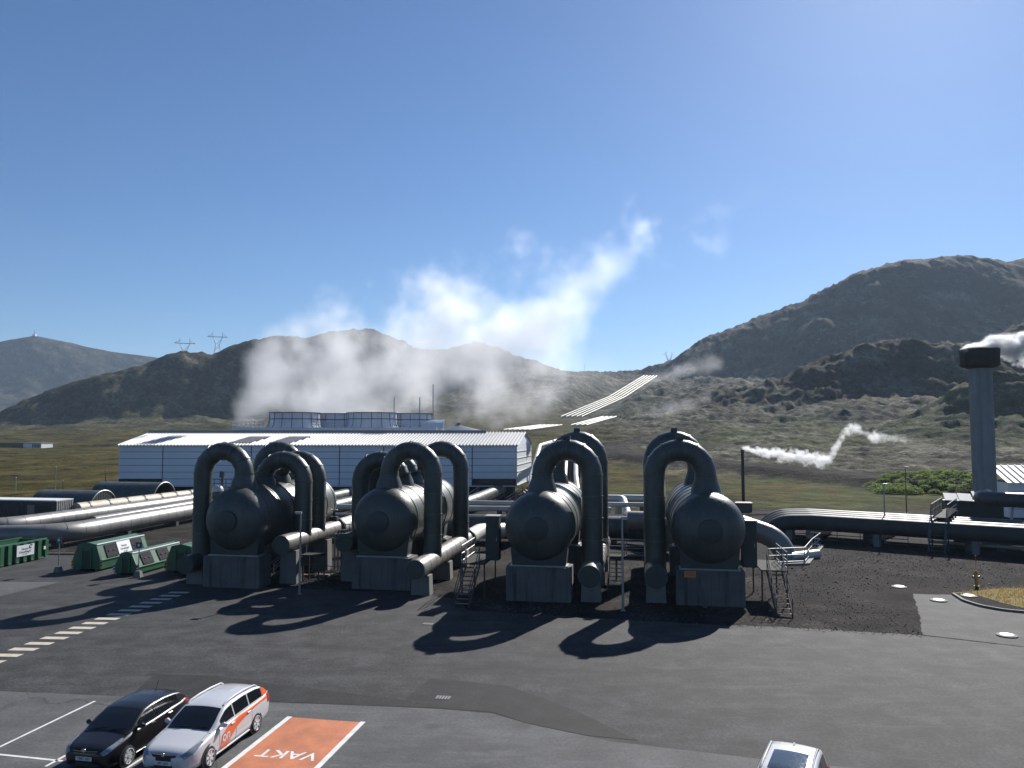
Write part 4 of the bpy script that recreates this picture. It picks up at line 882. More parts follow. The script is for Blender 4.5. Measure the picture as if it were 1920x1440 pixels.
MB().add([(-0.9, 0.3, 1.0), (-0.6, 2.6, 1.0), (-0.5, 2.6, 1.9), (-0.8, 0.3, 1.9)], [(0, 1, 2, 3)])
rnd = random.Random(8)
for k in range(26):
    x, y = rnd.uniform(-2.1, -0.3), rnd.uniform(0.3, 4.6); s = rnd.uniform(0.15, 0.4)
    o = MB().taper(-s, s, -s * 0.6, s * 0.6, 0, -s * 0.7, s * 0.8, -s * 0.4, s * 0.5, s * 0.8).build("scrap", [JUNK, SIGNW, RUST, GREENL][k % 4], None, smooth=False)
    o.location = (sk_.location.x + x * math.cos(AX) + y * math.sin(AX), sk_.location.y - x * math.sin(AX) + y * math.cos(AX), 0.98 - 0.08 * y + rnd.uniform(0, 0.1)); o.rotation_euler = (rnd.uniform(-0.4, 0.4), rnd.uniform(-0.4, 0.4), rnd.uniform(0, 3)); tag(o, "piece of mixed scrap lying inside the open green skip", "scrap", "scrap in the skip")
MB().box(-w_ + 0.08, -0.08, 0.08, 5.6, 0.262, 0.95).build("load", JUNK, sk_)
def sign_post(x, y, h, lab, board):
    t = thing("sign_post", lab, "sign", (x, y, 0.02), URZ)
    MB().taper(-0.27, 0.27, -0.2, 0.2, 0, -0.17, 0.17, -0.12, 0.12, 0.42).build("concrete_foot", CONCR_P, t)
    tube([(0, 0, 0.42), (0, 0, h)], 0.035, "pole", STEEL, t, 8); MB().box(-0.24, 0.24, -0.06, -0.036, h - 0.42, h).build("board", board, t)
    MB().lathe([(0.1, -0.005), (0.1, 0)], (0, -0.062, h - 0.2), 'y', 14).build("symbol", SIGNW, t)
sign_post(-32.6, 56.0, 2.5, "small sign post on a concrete foot between the skip and the bins", mat("sign_blue", (0.05, 0.08, 0.16), 0.5))
sign_post(-25.95, 54.15, 2.4, "small sign post on a concrete foot in front of the smaller bin", mat("sign_blue", (0.05, 0.08, 0.16)))
kb = thing("back_kerb", "low concrete kerb line behind the skip and the bins", "kerb", (-34, 64, 0))
for k in range(14): MB().box(-7 + k * 1.0, -7 + k * 1.0 + 0.985, -0.08, 0.08, 0, 0.16).build("kerb_stone", CONCR_P, kb)
# far barn on the meadow
hb = float(height(np.array([[-249.]]), np.array([[400.]]))[0, 0])
t = thing("white_barn", "small white barn with dark flat roof on the meadow", "barn", (-249, 400, hb - 0.3), URZ)
MB().box(-5, 5.5, 0, 8, 0, 2.6).build("wall", SIGNW, t); MB().box(-5.2, 5.7, -0.3, 8.3, 2.603, 2.9).build("roof", CANOPY, t)
for k in range(6): MB().box(0.3 + k * 0.85, 0.85 + k * 0.85, -0.06, -0.003, 0.4, 2.3).build("window", GLASSD, t)
for k in range(5): MB().box(-30 + k * 5, -25.1 + k * 5, 1, 1.4, 2.4, 2.8).build("dark_wall_top", STEELD, t); 
MB().box(-30, -5.2, 1, 1.3, 0, 2.397).build("low_wall", mat("turf_wall", (0.1, 0.1, 0.04), 0.9), t)

# ------------------------------------------------------------------ right: pipe bundle, bridge stairs, flue stack
pd = Vector((0.82, -0.572, 0)); pn = Vector((0.572, 0.82, 0)); P0 = Vector((26.6, 72.9, 0))
for k in range(4):
    a = P0 + pn * (1.75 * k) - pd * (0.6 * k)
    pts = [a - pd * 3.6 + Vector((0, 0, -0.3)), a - pd * 1.4 + Vector((0, 0, 1.55)), a + pd * 1.6 + Vector((0, 0, 1.75)), a + pd * 34 + Vector((0, 0, 1.75))]
    long_pipe("bundle_pipe", "dark pipe of the four pipe bundle crossing the right yard, %s" % ("frontmost row beside the gravel", "second row", "third row", "rear row beside the meadow")[k], [tuple(p) for p in pts], 0.74, PIPED, 3.0, 7.5, 24, "four pipe bundle", fr=3.2, supm=CONCR_P)
long_pipe("ground_pipe", "thin white pipe lying along the gravel before the pipe bundle", [(36.9, 68.6, 0.45), (52, 57.5, 0.45)], 0.14, ALU_L, 0, 3.5, 10)
t = thing("pipe_bridge", "steel stair bridge with handrails crossing over the pipe bundle", "footbridge", (36.3, 66.0, 0), -math.atan2(pn.x, pn.y))
MB().box(-0.6, 0.6, 0.4, 8.6, 2.72, 2.8).build("deck", GRATE, t)
for x in (-0.6, 0.6):
    for y in (0.45, 8.5): tube([(x, y, 0), (x, y, 2.72)], 0.06, "leg", STEELD, t, 6)
    railing(t, [(x, 0.45, 2.8), (x, 8.5, 2.8)], 1.1, STEELD, 0.035, 1.0, (1.0, 0.5))
    tube([(x, 0.45, 3.9), (x, 8.5, 3.9)], 0.045, "handrail", STEEL, t, 6)
    tube([(x, 0.45, 2.8), (x, -2.4, 0.1)], 0.07, "stringer", STEELD, t, 6); tube([(x, 0.45, 3.8), (x, -2.4, 1.1)], 0.04, "handrail", STEELD, t, 6)
for k in range(9): MB().box(-0.55, 0.55, 0.3 - k * 0.3, 0.52 - k * 0.3, 2.5 - k * 0.28, 2.54 - k * 0.28).build("tread", STEELD, t)
MB().box(-0.45, 0.45, 8.6, 10.6, 2.74, 2.8).build("landing", GRATE, t)
t = thing("bundle_canopy", "folded pale metal canopy on dark walls beside the concrete flue stack", "canopy", (46.4, 83.0, 0), R(-20))
for k in range(4):
    x0 = k * 1.35; z0 = 2.85 + (0.25 if k >= 2 else 0); MB().add([(x0, 0, z0), (x0 + 1.3, 0, z0 - 0.06), (x0 + 1.5, 2.6, z0 + 0.55), (x0 + 0.2, 2.6, z0 + 0.6), (x0, 0, z0 - 0.1), (x0 + 1.3, 0, z0 - 0.16), (x0 + 1.5, 2.6, z0 + 0.45), (x0 + 0.2, 2.6, z0 + 0.5)], [(0, 1, 2, 3), (7, 6, 5, 4), (0, 4, 5, 1), (1, 5, 6, 2), (2, 6, 7, 3), (3, 7, 4, 0)]).build("roof_panel", CANOPY, t, smooth=False)
MB().box(0.1, 5.5, 0.5, 2.4, 0, 2.72).build("wall", TANKD, t)
ch = thing("flue_stack", "tall round concrete flue stack with a wide dark rusty cap", "chimney", (54.6, 89.4, 0))
zc = 0
for k in range(8):
    z0, z1 = 0 + k * 2.2, (k + 1) * 2.2 - 0.025; MB().lathe([(1.22, z0), (1.22, z1), (1.205, z1 + 0.012), (1.205, z1 + 0.025)], n=36).build("shaft_ring", mat("stack_concrete", (0.33, 0.325, 0.31), 0.85, 0, 0.12, 0.5, 0.2, 20, 0.3), ch)
cp = MB().lathe([(1.3, 17.5), (1.95, 17.75), (2.0, 17.9), (2.08, 19.75), (1.9, 19.85), (1.85, 18.6)], n=40, caps=False).build("cap", RUSTCAP, ch)
MB().lathe([(2.05, 17.86), (2.12, 17.88), (2.12, 18.0), (2.05, 18.02)], n=40, caps=False).build("cap_band", RUSTCAP, cp)
MB().lathe([(0.2, 18.5), (1.86, 18.5)], n=36).build("cap_floor", DARKV, ch)
long_pipe("flue_duct", "thick dark duct on slanted legs beside the concrete flue stack", [(49.3, 80.5, 3.55), (46.2, 76.5, 3.55), (48.8, 74.4, 3.55), (66, 63, 3.55)], 0.72, TANK, 2.2, None, 24, fr=1.3)
t = thing("duct_trestle", "slanted grey steel legs carrying the thick dark duct", "trestle", (48.9, 74.6, 0), 0)
for dx, e_ in ((-0.5, -0.6), (2.2, 0.6)): MB().sweep([(dx + e_, -dx * 0.65 - 0.2, 0), (dx, -dx * 0.65, 2.85)], 0.13, 6).build("leg", STEEL, t)
for dx in (6.3, 7.1): MB().sweep([(dx, -4.4, 0), (dx, -4.4, 2.9)], 0.16, 6).build("leg", CANOPY, t)
hs = thing("valve_house", "small white house with ribbed pale roof beside the flue stack", "house", (58.9, 92, 0), R(-8))
MB().box(0, 14, 0, 7, 0, 4.1).build("wall", WHITE_P, hs)
MB().add([(-0.3, -0.4, 4.12), (14.3, -0.4, 4.12), (14.3, 4.5, 6.0), (-0.3, 4.5, 6.0), (14.3, 8, 4.6), (-0.3, 8, 4.6)], [(0, 1, 2, 3), (3, 2, 4, 5)]).build("roof", WHITE_R, hs)
for k in range(18): MB().add([(-0.3 + k * 0.8, -0.42, 4.125), (-0.2 + k * 0.8, -0.42, 4.125), (-0.2 + k * 0.8, 4.5, 6.005), (-0.3 + k * 0.8, 4.5, 6.005), (-0.3 + k * 0.8, -0.42, 4.23), (-0.2 + k * 0.8, -0.42, 4.23), (-0.2 + k * 0.8, 4.5, 6.11), (-0.3 + k * 0.8, 4.5, 6.11)], [(4, 5, 6, 7), (0, 1, 5, 4), (0, 4, 7, 3), (1, 2, 6, 5)]).build("roof_rib", WHITE_R, hs, smooth=False)
for k in range(3): MB().box(0.02, 13.9, -0.03, -0.004, 1.0 + k, 1.04 + k).build("siding_joint", STEELD, hs)
fl = thing("black_flue", "slender black flue pipe rising from a dark brick box", "flue", (31.2, 104.5, 0))
MB().cyl((0, 0, 0), (0, 0, 7.75), 0.22, 0.2, 14).build("flue_pipe", mat("black_flue_paint", (0.03, 0.026, 0.026), 0.6), fl)
MB().lathe([(0.25, 7.4), (0.27, 7.4), (0.27, 7.75), (0.2, 7.76)], n=14, caps=False).build("flue_collar", STEELD, fl)
MB().lathe([(0.45, 0), (0.45, 0.3)], n=14).build("flue_base", CONCR_P, fl)
t = thing("valve_box", "low dark box with a rusty pink lid beside the black flue", "box", (29.6, 99.3, 0), URZ)
MB().box(-1.0, 1.0, -0.9, 0.9, 0, 1.05).build("case", STEELD, t); MB().box(-1.1, 1.1, -1.0, 1.0, 1.053, 1.15).build("lid", mat("pink_rust", (0.36, 0.22, 0.17), 0.7), t)
# silver elbow dropping into the railed pit beside the fourth vessel
long_pipe("silver_elbow", "wide silver elbow pipe bending down into the railed pit", [(10, 66.5, 2.5), (18.6, 63.5, 2.5), (21.3, 62.2, 1.6), (22.0, 61.5, -0.6)], 0.85, SILVER_SHEEN, 0.55, None, 26, fr=2.4)
pit = thing("pit_railing", "grey steel guard rail around the pipe pit beside the gravel", "railing", (19.3, 58.6, 0), 0)
kerbp = [(0, 0, 0), (3.2, 0.6, 0), (5.6, 5.2, 0), (8.2, 10.2, 0)]
railing(pit, [(0.0, 0, 0.15), (3.0, 0.7, 0.15), (5.4, 5.4, 0.15), (7.6, 9.2, 0.15)], 1.15, STEEL, 0.035, 1.6)
railing(pit, [(7.6, 9.2, 0.15), (7.0, 9.7, 0.15)], 1.15, STEEL, 0.035, 0.8)
for a, b in zip(kerbp[:-1], kerbp[1:]):
    o = ribbon("pit_kerb", [(a[0], a[1]), (b[0], b[1])], -0.12, 0.22, 0.0, 0.15, CONCR_P, None); o.parent = pit
long_pipe("pit_pipe", "short pale pipe lying inside the railed pit", [(21.8, 61.0, 0.3), (24.6, 62.6, 0.3)], 0.36, ALU_L, 0, None, 16)
sheet("pit_floor", [(19.6, 59.0), (22.6, 59.6), (27.3, 68.4), (24, 72), (18.6, 66)], 0.012, mat("pit_soil", (0.03, 0.028, 0.027), 0.95, 0, 0.4, 1.5, 0.5, 8, spec=0.05))
long_pipe("culvert_pipe", "pale pipe stub emerging beneath the pipe bundle", [(31.5, 77.5, 0.5), (28.2, 73.2, 0.5)], 0.55, ALU_L, 0, None, 18); long_pipe("culvert_pipe", "pale pipe stub with grey collar beneath the pipe bundle near the lamp post", [(37.0, 76, 0.4), (33.5, 72.0, 0.4)], 0.5, ALU_L, 1.2, None, 18)
rl_ = thing("guard_rail", "long dark steel guard rail in front of the pipe bundle bend", "railing", (20.0, 73.5, 0), 0)
railing(rl_, [(0, 1.0, 0), (6.5, -0.2, 0), (15, -4.8, 0)], 1.1, STEELD, 0.035, 1.9)
# hydrant
hy = thing("fire_hydrant", "yellow fire hydrant with marker spike standing in the gravel by the dry grass", "hydrant", (30.3, 50.9, 0))
MB().lathe([(0.16, 0), (0.16, 0.06), (0.1, 0.08), (0.1, 0.75), (0.15, 0.77), (0.15, 0.9), (0.09, 0.98), (0.03, 1.05)], n=16).build("barrel", YELLOW, hy)
for s in (-1, 1): MB().lathe([(0.07, 0), (0.07, 0.15), (0.09, 0.16), (0.09, 0.22)], (s * 0.0, 0, 0.62), 'x', 12).build("outlet", STEEL, hy).scale.x = s
tube([(0, 0, 1.0), (0, 0, 2.0)], 0.018, "marker_rod", YELLOW, hy, 6)
# bright green shrub mound behind the pipe bundle
SHR = leaf_mat("lupin_green", (0.15, 0.2, 0.055))
mound = [(61, 128), (70, 122), (80, 121), (90, 130), (88, 143), (76, 148), (64, 142)]
def inpoly(x, y, poly):
    c = False
    for i in range(len(poly)):
        a, b = poly[i], poly[i - 1]
        if (a[1] > y) != (b[1] > y) and x < (b[0] - a[0]) * (y - a[1]) / (b[1] - a[1]) + a[0]: c = not c
    return c
rl2 = random.Random(12); cl = []
while len(cl) < 210:
    x, y = rl2.uniform(60, 91), rl2.uniform(120, 149)
    if inpoly(x, y, mound): cl.append((x, y, rl2.uniform(0.6, 1.5)))
zc_ = height(np.array([c[0] for c in cl]), np.array([c[1] for c in cl])); mb = MB()
for (x, y, r_), z_ in zip(cl, zc_):
    z_ = z_ + 1.0 * math.exp(-(((x - 76) / 10) ** 2 + ((y - 135) / 9) ** 2))
    for k in range(int(170 * r_)):
        a = rl2.uniform(0, 6.283); u = rl2.random() ** 0.5; e_ = math.acos(u); q = rl2.uniform(0.75, 1.05)
        p = Vector((x + r_ * q * u * math.cos(a), y + r_ * q * u * math.sin(a), z_ + r_ * 0.75 * q * math.sin(e_))); d1 = Vector((rl2.gauss(0, 1), rl2.gauss(0, 1), rl2.gauss(0, 0.6))).normalized() * 0.16; d2 = d1.cross(Vector((rl2.gauss(0, 1), rl2.gauss(0, 1), rl2.gauss(0, 1)))).normalized() * 0.09
        mb.add([p - d1, p + d2, p + d1, p - d2], [(0, 1, 2, 3)])
tag(mb.build("lupin_patch", SHR, smooth=False), "bright green lupin patch growing below the road embankment", "shrubs", kind="stuff")
# loose stones in the gravel yard
rnd = random.Random(21); mbs = []
for q in range(4):
    mb = MB(); import bmesh as _b
    bm = _b.new(); _b.ops.create_icosphere(bm, subdivisions=1, radius=1)
    for v in bm.verts: v.co *= rnd.uniform(0.65, 1.2); v.co.z *= 0.6
    me = bpy.data.meshes.new("stone"); bm.to_mesh(me); bm.free(); me.materials.append(ROCK if q < 3 else CONCR_P); mbs.append(me)
k = 0
while k < 70:
    x, y = rnd.uniform(13.5, 34), rnd.uniform(40, 68)
    if y < 41.5 + max(0, (17 - x)) * 0.3 or (x > 21.5 and y < 49.5) or (y > 58 and x < 28): continue
    s = rnd.choice([0.04, 0.05, 0.06, 0.07, 0.09, 0.13]) * rnd.uniform(0.8, 1.3)
    o = place("stone", mbs[rnd.randrange(4)], None, (x, y, s * 0.2), (0, 0, rnd.uniform(0, 6))); o.scale = (s, s * rnd.uniform(0.7, 1), s * 0.8)
    tag(o, "loose stone lying on the dark cinder gravel beside the stairs", "stone", "loose stones on the gravel"); k += 1

# ------------------------------------------------------------------ far pylons, mast, summit station, hillside pipelines
def hz(x, y): return float(height(np.array([[float(x)]]), np.array([[float(y)]]))[0, 0])
def pylon(x, y, z, h, label, w=0.3):
    t = thing("pylon", label, "pylon", (x, y, z), R(20), "power pylons on the ridge")
    s = h / 26.0
    for sx in (-1, 1):
        for sy in (-1, 1):
            tube([(sx * 4.2 * s, sy * 2 * s, 0), (sx * 1.6 * s, sy * 0.8 * s, 13 * s), (sx * 4.6 * s, 0, 21 * s), (sx * 4.6 * s, 0, 26 * s)], w * 0.75, "leg", PYL, t, 5)
    for z0, z1, a, b in ((0, 7, 4.2, 2.7), (7, 13, 2.7, 1.6)):
        for q in (-1, 1): tube([(-a * s * q, 0, z0 * s), (b * s * q, 0, z1 * s)], w * 0.5, "brace", PYL, t, 5)
    for q in (-1, 1): tube([(-1.6 * s * q, 0, 13 * s), (3.6 * s * q, 0, 18.5 * s)], w * 0.45, "brace", PYL, t, 5)
    tube([(-9.5 * s, 0, 21 * s), (9.5 * s, 0, 21 * s)], w * 0.9, "cross_arm", PYL, t, 5)
    for q in (-1, 1): tube([(9.5 * s * q, 0, 21 * s), (4.6 * s * q, 0, 24 * s)], w * 0.5, "arm_stay", PYL, t, 5)
pylon(-325, 760, 78, 26, "lattice pylon on the ridge where the hill slopes to the bare mountain", 0.42)
pylon(-306, 795, 88, 27, "lattice pylon just below the steaming hilltop ridge", 0.42)
pylon(243, 1185, 107, 29, "lone lattice pylon on the saddle beside the rocky mountain", 0.46)
t = thing("radio_mast", "thin radio mast on the low saddle between hills", "mast", (112, 1180, 98)); tube([(0, 0, 0), (0, 0, 18)], 0.3, "pole", PYL, t, 5); tube([(-0.6, 0, 15), (0.6, 0, 15)], 0.25, "antenna", PYL, t, 5)
t = thing("summit_station", "tiny radio station with mast on the far bare summit", "station", (-1374, 2200, 288)); MB().box(-4, 4, -4, 4, 0, 6).build("hut", SIGNW, t); tube([(0, 0, 6), (0, 0, 16)], 0.8, "mast", PYL, t, 5); MB().lathe([(2.0, 0), (2.2, 2), (1.2, 3.4)], (0, 0, 14), n=10).build("dome", SIGNW, t)
def hillpipes(pts, n, sp, label, names, r=0.38):
    for k in range(n):
        off = Vector((1, 0.15, 0)) * ((k - (n - 1) / 2) * sp)
        tag(MB().sweep([tuple(Vector(p) + off) for p in pts], r, 8).build("steam_pipeline", ALU_L), label + ", " + names[k], "pipeline", "steam pipelines on the hillside")
hillpipes(PIPE_LINES[0][:3], 5, 4.2, "long white pipeline down the saddle slope", ("outermost towards the steaming hill", "second from the steaming hill side", "middle of five", "second from the rocky mountain side", "outermost towards the rocky mountain"))
hillpipes(PIPE_LINES[1], 4, 3.4, "short white pipeline below the long slope pipelines", ("outermost towards the white building", "inner one towards the white building", "inner one towards the rocky mountain", "outermost towards the rocky mountain"))
hillpipes(PIPE_LINES[2], 6, 2.6, "pale pipeline on the valley floor above the gable roof", ("first from the building side", "second from the building side", "third from the building side", "third from the mountain side", "second from the mountain side", "first from the mountain side"))
# shovel leaning on the pier of the vessel with the warning sign
t = thing("shovel", "shovel leaning against the concrete pier below the orange warning sign", "shovel", (11.05, 45.02, 0), URZ)
tube([(-0.25, 0.13, 1.75), (0.05, -0.22, 0.35)], 0.03, "handle", STEELD, t, 6)
MB().taper(-0.07, 0.19, -0.30, -0.27, 0.02, -0.06, 0.16, -0.25, -0.22, 0.38).build("blade", STEELD, t)
# small valve platform seen through the first loop
t = thing("valve_platform", "small railed valve platform with a white domed pipe before the building wall", "platform", (-38.0, 101, 0), 0)
MB().box(-2.2, 1.8, -0.8, 0.8, 2.75, 2.83).build("deck", GRATE, t)
for x in (-2.1, 1.7):
    for y in (-0.7, 0.7): tube([(x, y, 0), (x, y, 2.75)], 0.07, "leg", STEELD, t, 6)
railing(t, [(-2.1, -0.75, 2.83), (1.7, -0.75, 2.83)], 1.2, STEELD, 0.045, 0.8)
MB().cyl((0.1, 0.2, 2.83), (0.1, 0.2, 4.2), 0.16, n=8).build("valve_stem", STEELD, t); MB().box(-0.2, 0.35, 0.0, 0.4, 4.2, 5.0).build("actuator", STEELD, t)
MB().lathe([(0.75, 0), (0.72, 0.35), (0.5, 0.65), (0.2, 0.78)], (0.2, -1.6, 2.55), n=18).build("pipe_dome", ALU_L, t); MB().cyl((0.2, -1.6, 0), (0.2, -1.6, 2.6), 0.72, n=18).build("dome_riser", TANK, t)

# fine gravel: many tiny stones on the yard and spilled over the asphalt edge
def gravel(name, label, pts, seed, sizes, m):
    rg = random.Random(seed); mb = MB()
    for (x, y, z) in pts:
        s = rg.choice(sizes) * rg.uniform(0.6, 1.3); a = rg.uniform(0, 6.28); c, q = math.cos(a) * s, math.sin(a) * s; h = s * rg.uniform(0.5, 1.0)
        mb.add([(x + c, y + q, z), (x - q, y + c, z), (x - c * 0.9, y - q * 0.8, z), (x + q * 0.8, y - c, z), (x + c * 0.2, y - q * 0.2, z + h)], [(0, 1, 4), (1, 2, 4), (2, 3, 4), (3, 0, 4)])
    return tag(mb.build(name, m, smooth=False), label, "gravel", kind="stuff")
rg = random.Random(33); pts = []
while len(pts) < 15000:
    x, y = rg.uniform(-24, 38), rg.uniform(38, 69); k = 0
    ye = np.interp(x, [p[0] for p in edge[3:]] + [23.9, 34], [p[1] for p in edge[3:]] + [50, 51])
    if y < ye + 0.1 or (21.4 < x < 27.5 and y < 49.2): continue
    if rg.random() > 0.35 + 0.65 * (x > 13): continue
    pts.append((x, y, 0.0))
gravel("gravel_stones", "coarse dark cinder stones strewn over the gravel yard", pts, 5, [0.02, 0.025, 0.03, 0.04, 0.06], PEBBLE)
pts = []
el = [Vector((p[0], p[1], 0)) for p in edge[4:]]
for a, b in zip(el[:-1], el[1:]):
    for k in range(int((b - a).length * 45)):
        p = a.lerp(b, rg.random()); pts.append((p.x + rg.gauss(0, 0.12), p.y - abs(rg.gauss(0, 0.28)), 0.021))
gravel("gravel_spill", "loose cinder grit spilled over the asphalt edge", pts, 6, [0.012, 0.016, 0.022, 0.035], PEBBLE)

# ------------------------------------------------------------------ cars
class Surf:
    """closed loft described by x(y,s), z(y,s); y runs from the nose to the tail"""
    def __init__(s, L, W, zb, zt, hw): s.L, s.W, s.zb, s.zt, s.hw = L, W, zb, zt, hw
    SX = [0.0, 0.55, 0.90, 0.975, 1.0, 0.992, 0.965, 0.90, 0.78, 0.5, 0.25, 0.0]
    SZ = [0.0, 0.0, 0.02, 0.14, 0.46, 0.74, 0.90, 0.975, 1.0, 1.03, 1.045, 1.05]
    SS = [i / 11 for i in range(12)]
    def P(s, y, q):
        w = np.interp(y, *s.hw) * s.W / 2; zb = np.interp(y, *s.zb); zt = np.interp(y, *s.zt)
        return Vector((np.interp(q, s.SS, s.SX) * w, y, zb + (zt - zb) * np.interp(q, s.SS, s.SZ)))
    def side(s, y, z):
        w = np.interp(y, *s.hw) * s.W / 2; zb = np.interp(y, *s.zb); zt = np.interp(y, *s.zt)
        return float(np.interp((z - zb) / (zt - zb), s.SZ[1:], s.SX[1:]) * w)
class Cabin:
    """greenhouse: belt line up to the roof; q 0..0.55 is the flank, 0.55..1 the roof half"""
    def __init__(s, y0, y1, belt, roof, hwb, tum): s.y0, s.y1, s.belt, s.roof, s.hwb, s.tum = y0, y1, belt, roof, hwb, tum
    def P(s, y, q):
        b = np.interp(y, *s.belt); zr = max(b + 0.01, np.interp(y, *s.roof)); w = np.interp(y, *s.hwb)
        zs = b + max(0.0, (zr - b - 0.07)); ws = w - (zs - b) * s.tum
        if q <= 0.5: u = q / 0.5; return Vector((w + (ws - w) * u, y, b + (zs - b) * u))
        u = (q - 0.5) / 0.5; a = u * math.pi / 2
        return Vector((ws * (1 - u ** 1.25) if u < 1 else 0.0, y, zs + (zr - zs) * math.sin(a) ** 0.7))
def loft(S, ys, qs, name, m, parent, closed=True):
    mb = MB(); n = len(qs)
    for y in ys:
        row = [S.P(y, q) for q in qs]; full = [(-p.x, p.y, p.z) for p in row] + [(p.x, p.y, p.z) for p in reversed(row)]
        mb.v += full
    N = 2 * n
    for i in range(len(ys) - 1):
        for j in range(N if closed else N - 1):
            a = i * N + j; b = i * N + (j + 1) % N; mb.f.append((a, b, b + N, a + N))
    mb.f.append(tuple(range(N))); mb.f.append(tuple(reversed(range((len(ys) - 1) * N, len(ys) * N))))
    me_o = mb.build(name, m, parent, ang=42)
    import bmesh
    bm = bmesh.new(); bm.from_mesh(me_o.data); bmesh.ops.remove_doubles(bm, verts=bm.verts, dist=0.0005); bmesh.ops.recalc_face_normals(bm, faces=bm.faces); bm.to_mesh(me_o.data); bm.free()
    me_o.data.shade_smooth(); me_o.data.set_sharp_from_angle(angle=R(42)); return me_o
def patch(S, y0, y1, q0, q1, off, name, m, parent, sgn=1, ny=8, nq=6, shape=None, both=False):
    """thin shell lying on the loft; shape(u,v) may bend the outline"""
    mb = MB()
    def nrm(y, q):
        e = 0.01; a = S.P(y + e, q) - S.P(y - e, q); b = S.P(y, min(1, q + e)) - S.P(y, max(0, q - e)); n = b.cross(a)
        if n.length < 1e-9: n = Vector((0, 0, 1))
        n.normalize(); return n if (n.x > -0.05 and (n.x + n.z) > -0.2) or n.z > 0.3 else -n
    grid = []
    for i in range(ny + 1):
        for j in range(nq + 1):
            u, v = i / ny, j / nq; yy, qq = y0 + (y1 - y0) * u, q0 + (q1 - q0) * v
            if shape: yy, qq = shape(u, v)
            p = S.P(yy, qq) + nrm(yy, qq) * off; grid.append(p)
    for s_ in ((1, -1) if both else (sgn,)):
        k = len(mb.v); mb.v += [(p.x * s_, p.y, p.z) for p in grid]
        for i in range(ny):
            for j in range(nq):
                a = k + i * (nq + 1) + j; mb.f.append((a, a + 1, a + nq + 2, a + nq + 1))
    o = mb.build(name, m, parent, ang=60)
    return o
def wheel(parent, x, y, r, w, sgn, spokes, rimr):
    wt = bpy.data.objects.new("wheel", None)
    t = MB().lathe([(r * 0.71, -w / 2), (r * 0.93, -w / 2), (r, -w / 2 + 0.03), (r, w / 2 - 0.03), (r * 0.93, w / 2), (r * 0.71, w / 2)], (0, 0, 0), 'x', 28, caps=False).build("wheel", TYRE, parent)
    t.location = (x, y, r); fx = sgn * (w / 2 - 0.02)
    MB().lathe([(0.03, -0.04), (r * 0.72, -0.04), (r * 0.72, 0.045), (r * 0.67, 0.05), (r * 0.65, 0.0)], (fx, 0, 0), 'x', 28, caps=False).build("rim", RIM, t)
    MB().lathe([(0.02, 0.0), (r * 0.6, 0.0)], (fx - sgn * 0.03, 0, 0), 'x', 24, caps=True).build("brake_disc", BLKPL, t)
    mb = MB()
    for k in range(spokes):
        a = 2 * math.pi * k / spokes + 0.3; c, s_ = math.cos(a), math.sin(a); r1 = r * 0.68; ww = 0.03
        pts = [(-s_ * ww + c * 0.03, c * ww + s_ * 0.03), (s_ * ww + c * 0.03, -c * ww + s_ * 0.03), (s_ * ww * 1.7 + c * r1, -c * ww * 1.7 + s_ * r1), (-s_ * ww * 1.7 + c * r1, c * ww * 1.7 + s_ * r1)]
        mb.prism(pts, 'x', fx + sgn * 0.0, fx + sgn * 0.035)
    mb.build("spokes", RIM, t); MB().lathe([(0.05, 0), (0.05, sgn * 0.05)], (fx, 0, 0), 'x', 12).build("hub", RIM, t)
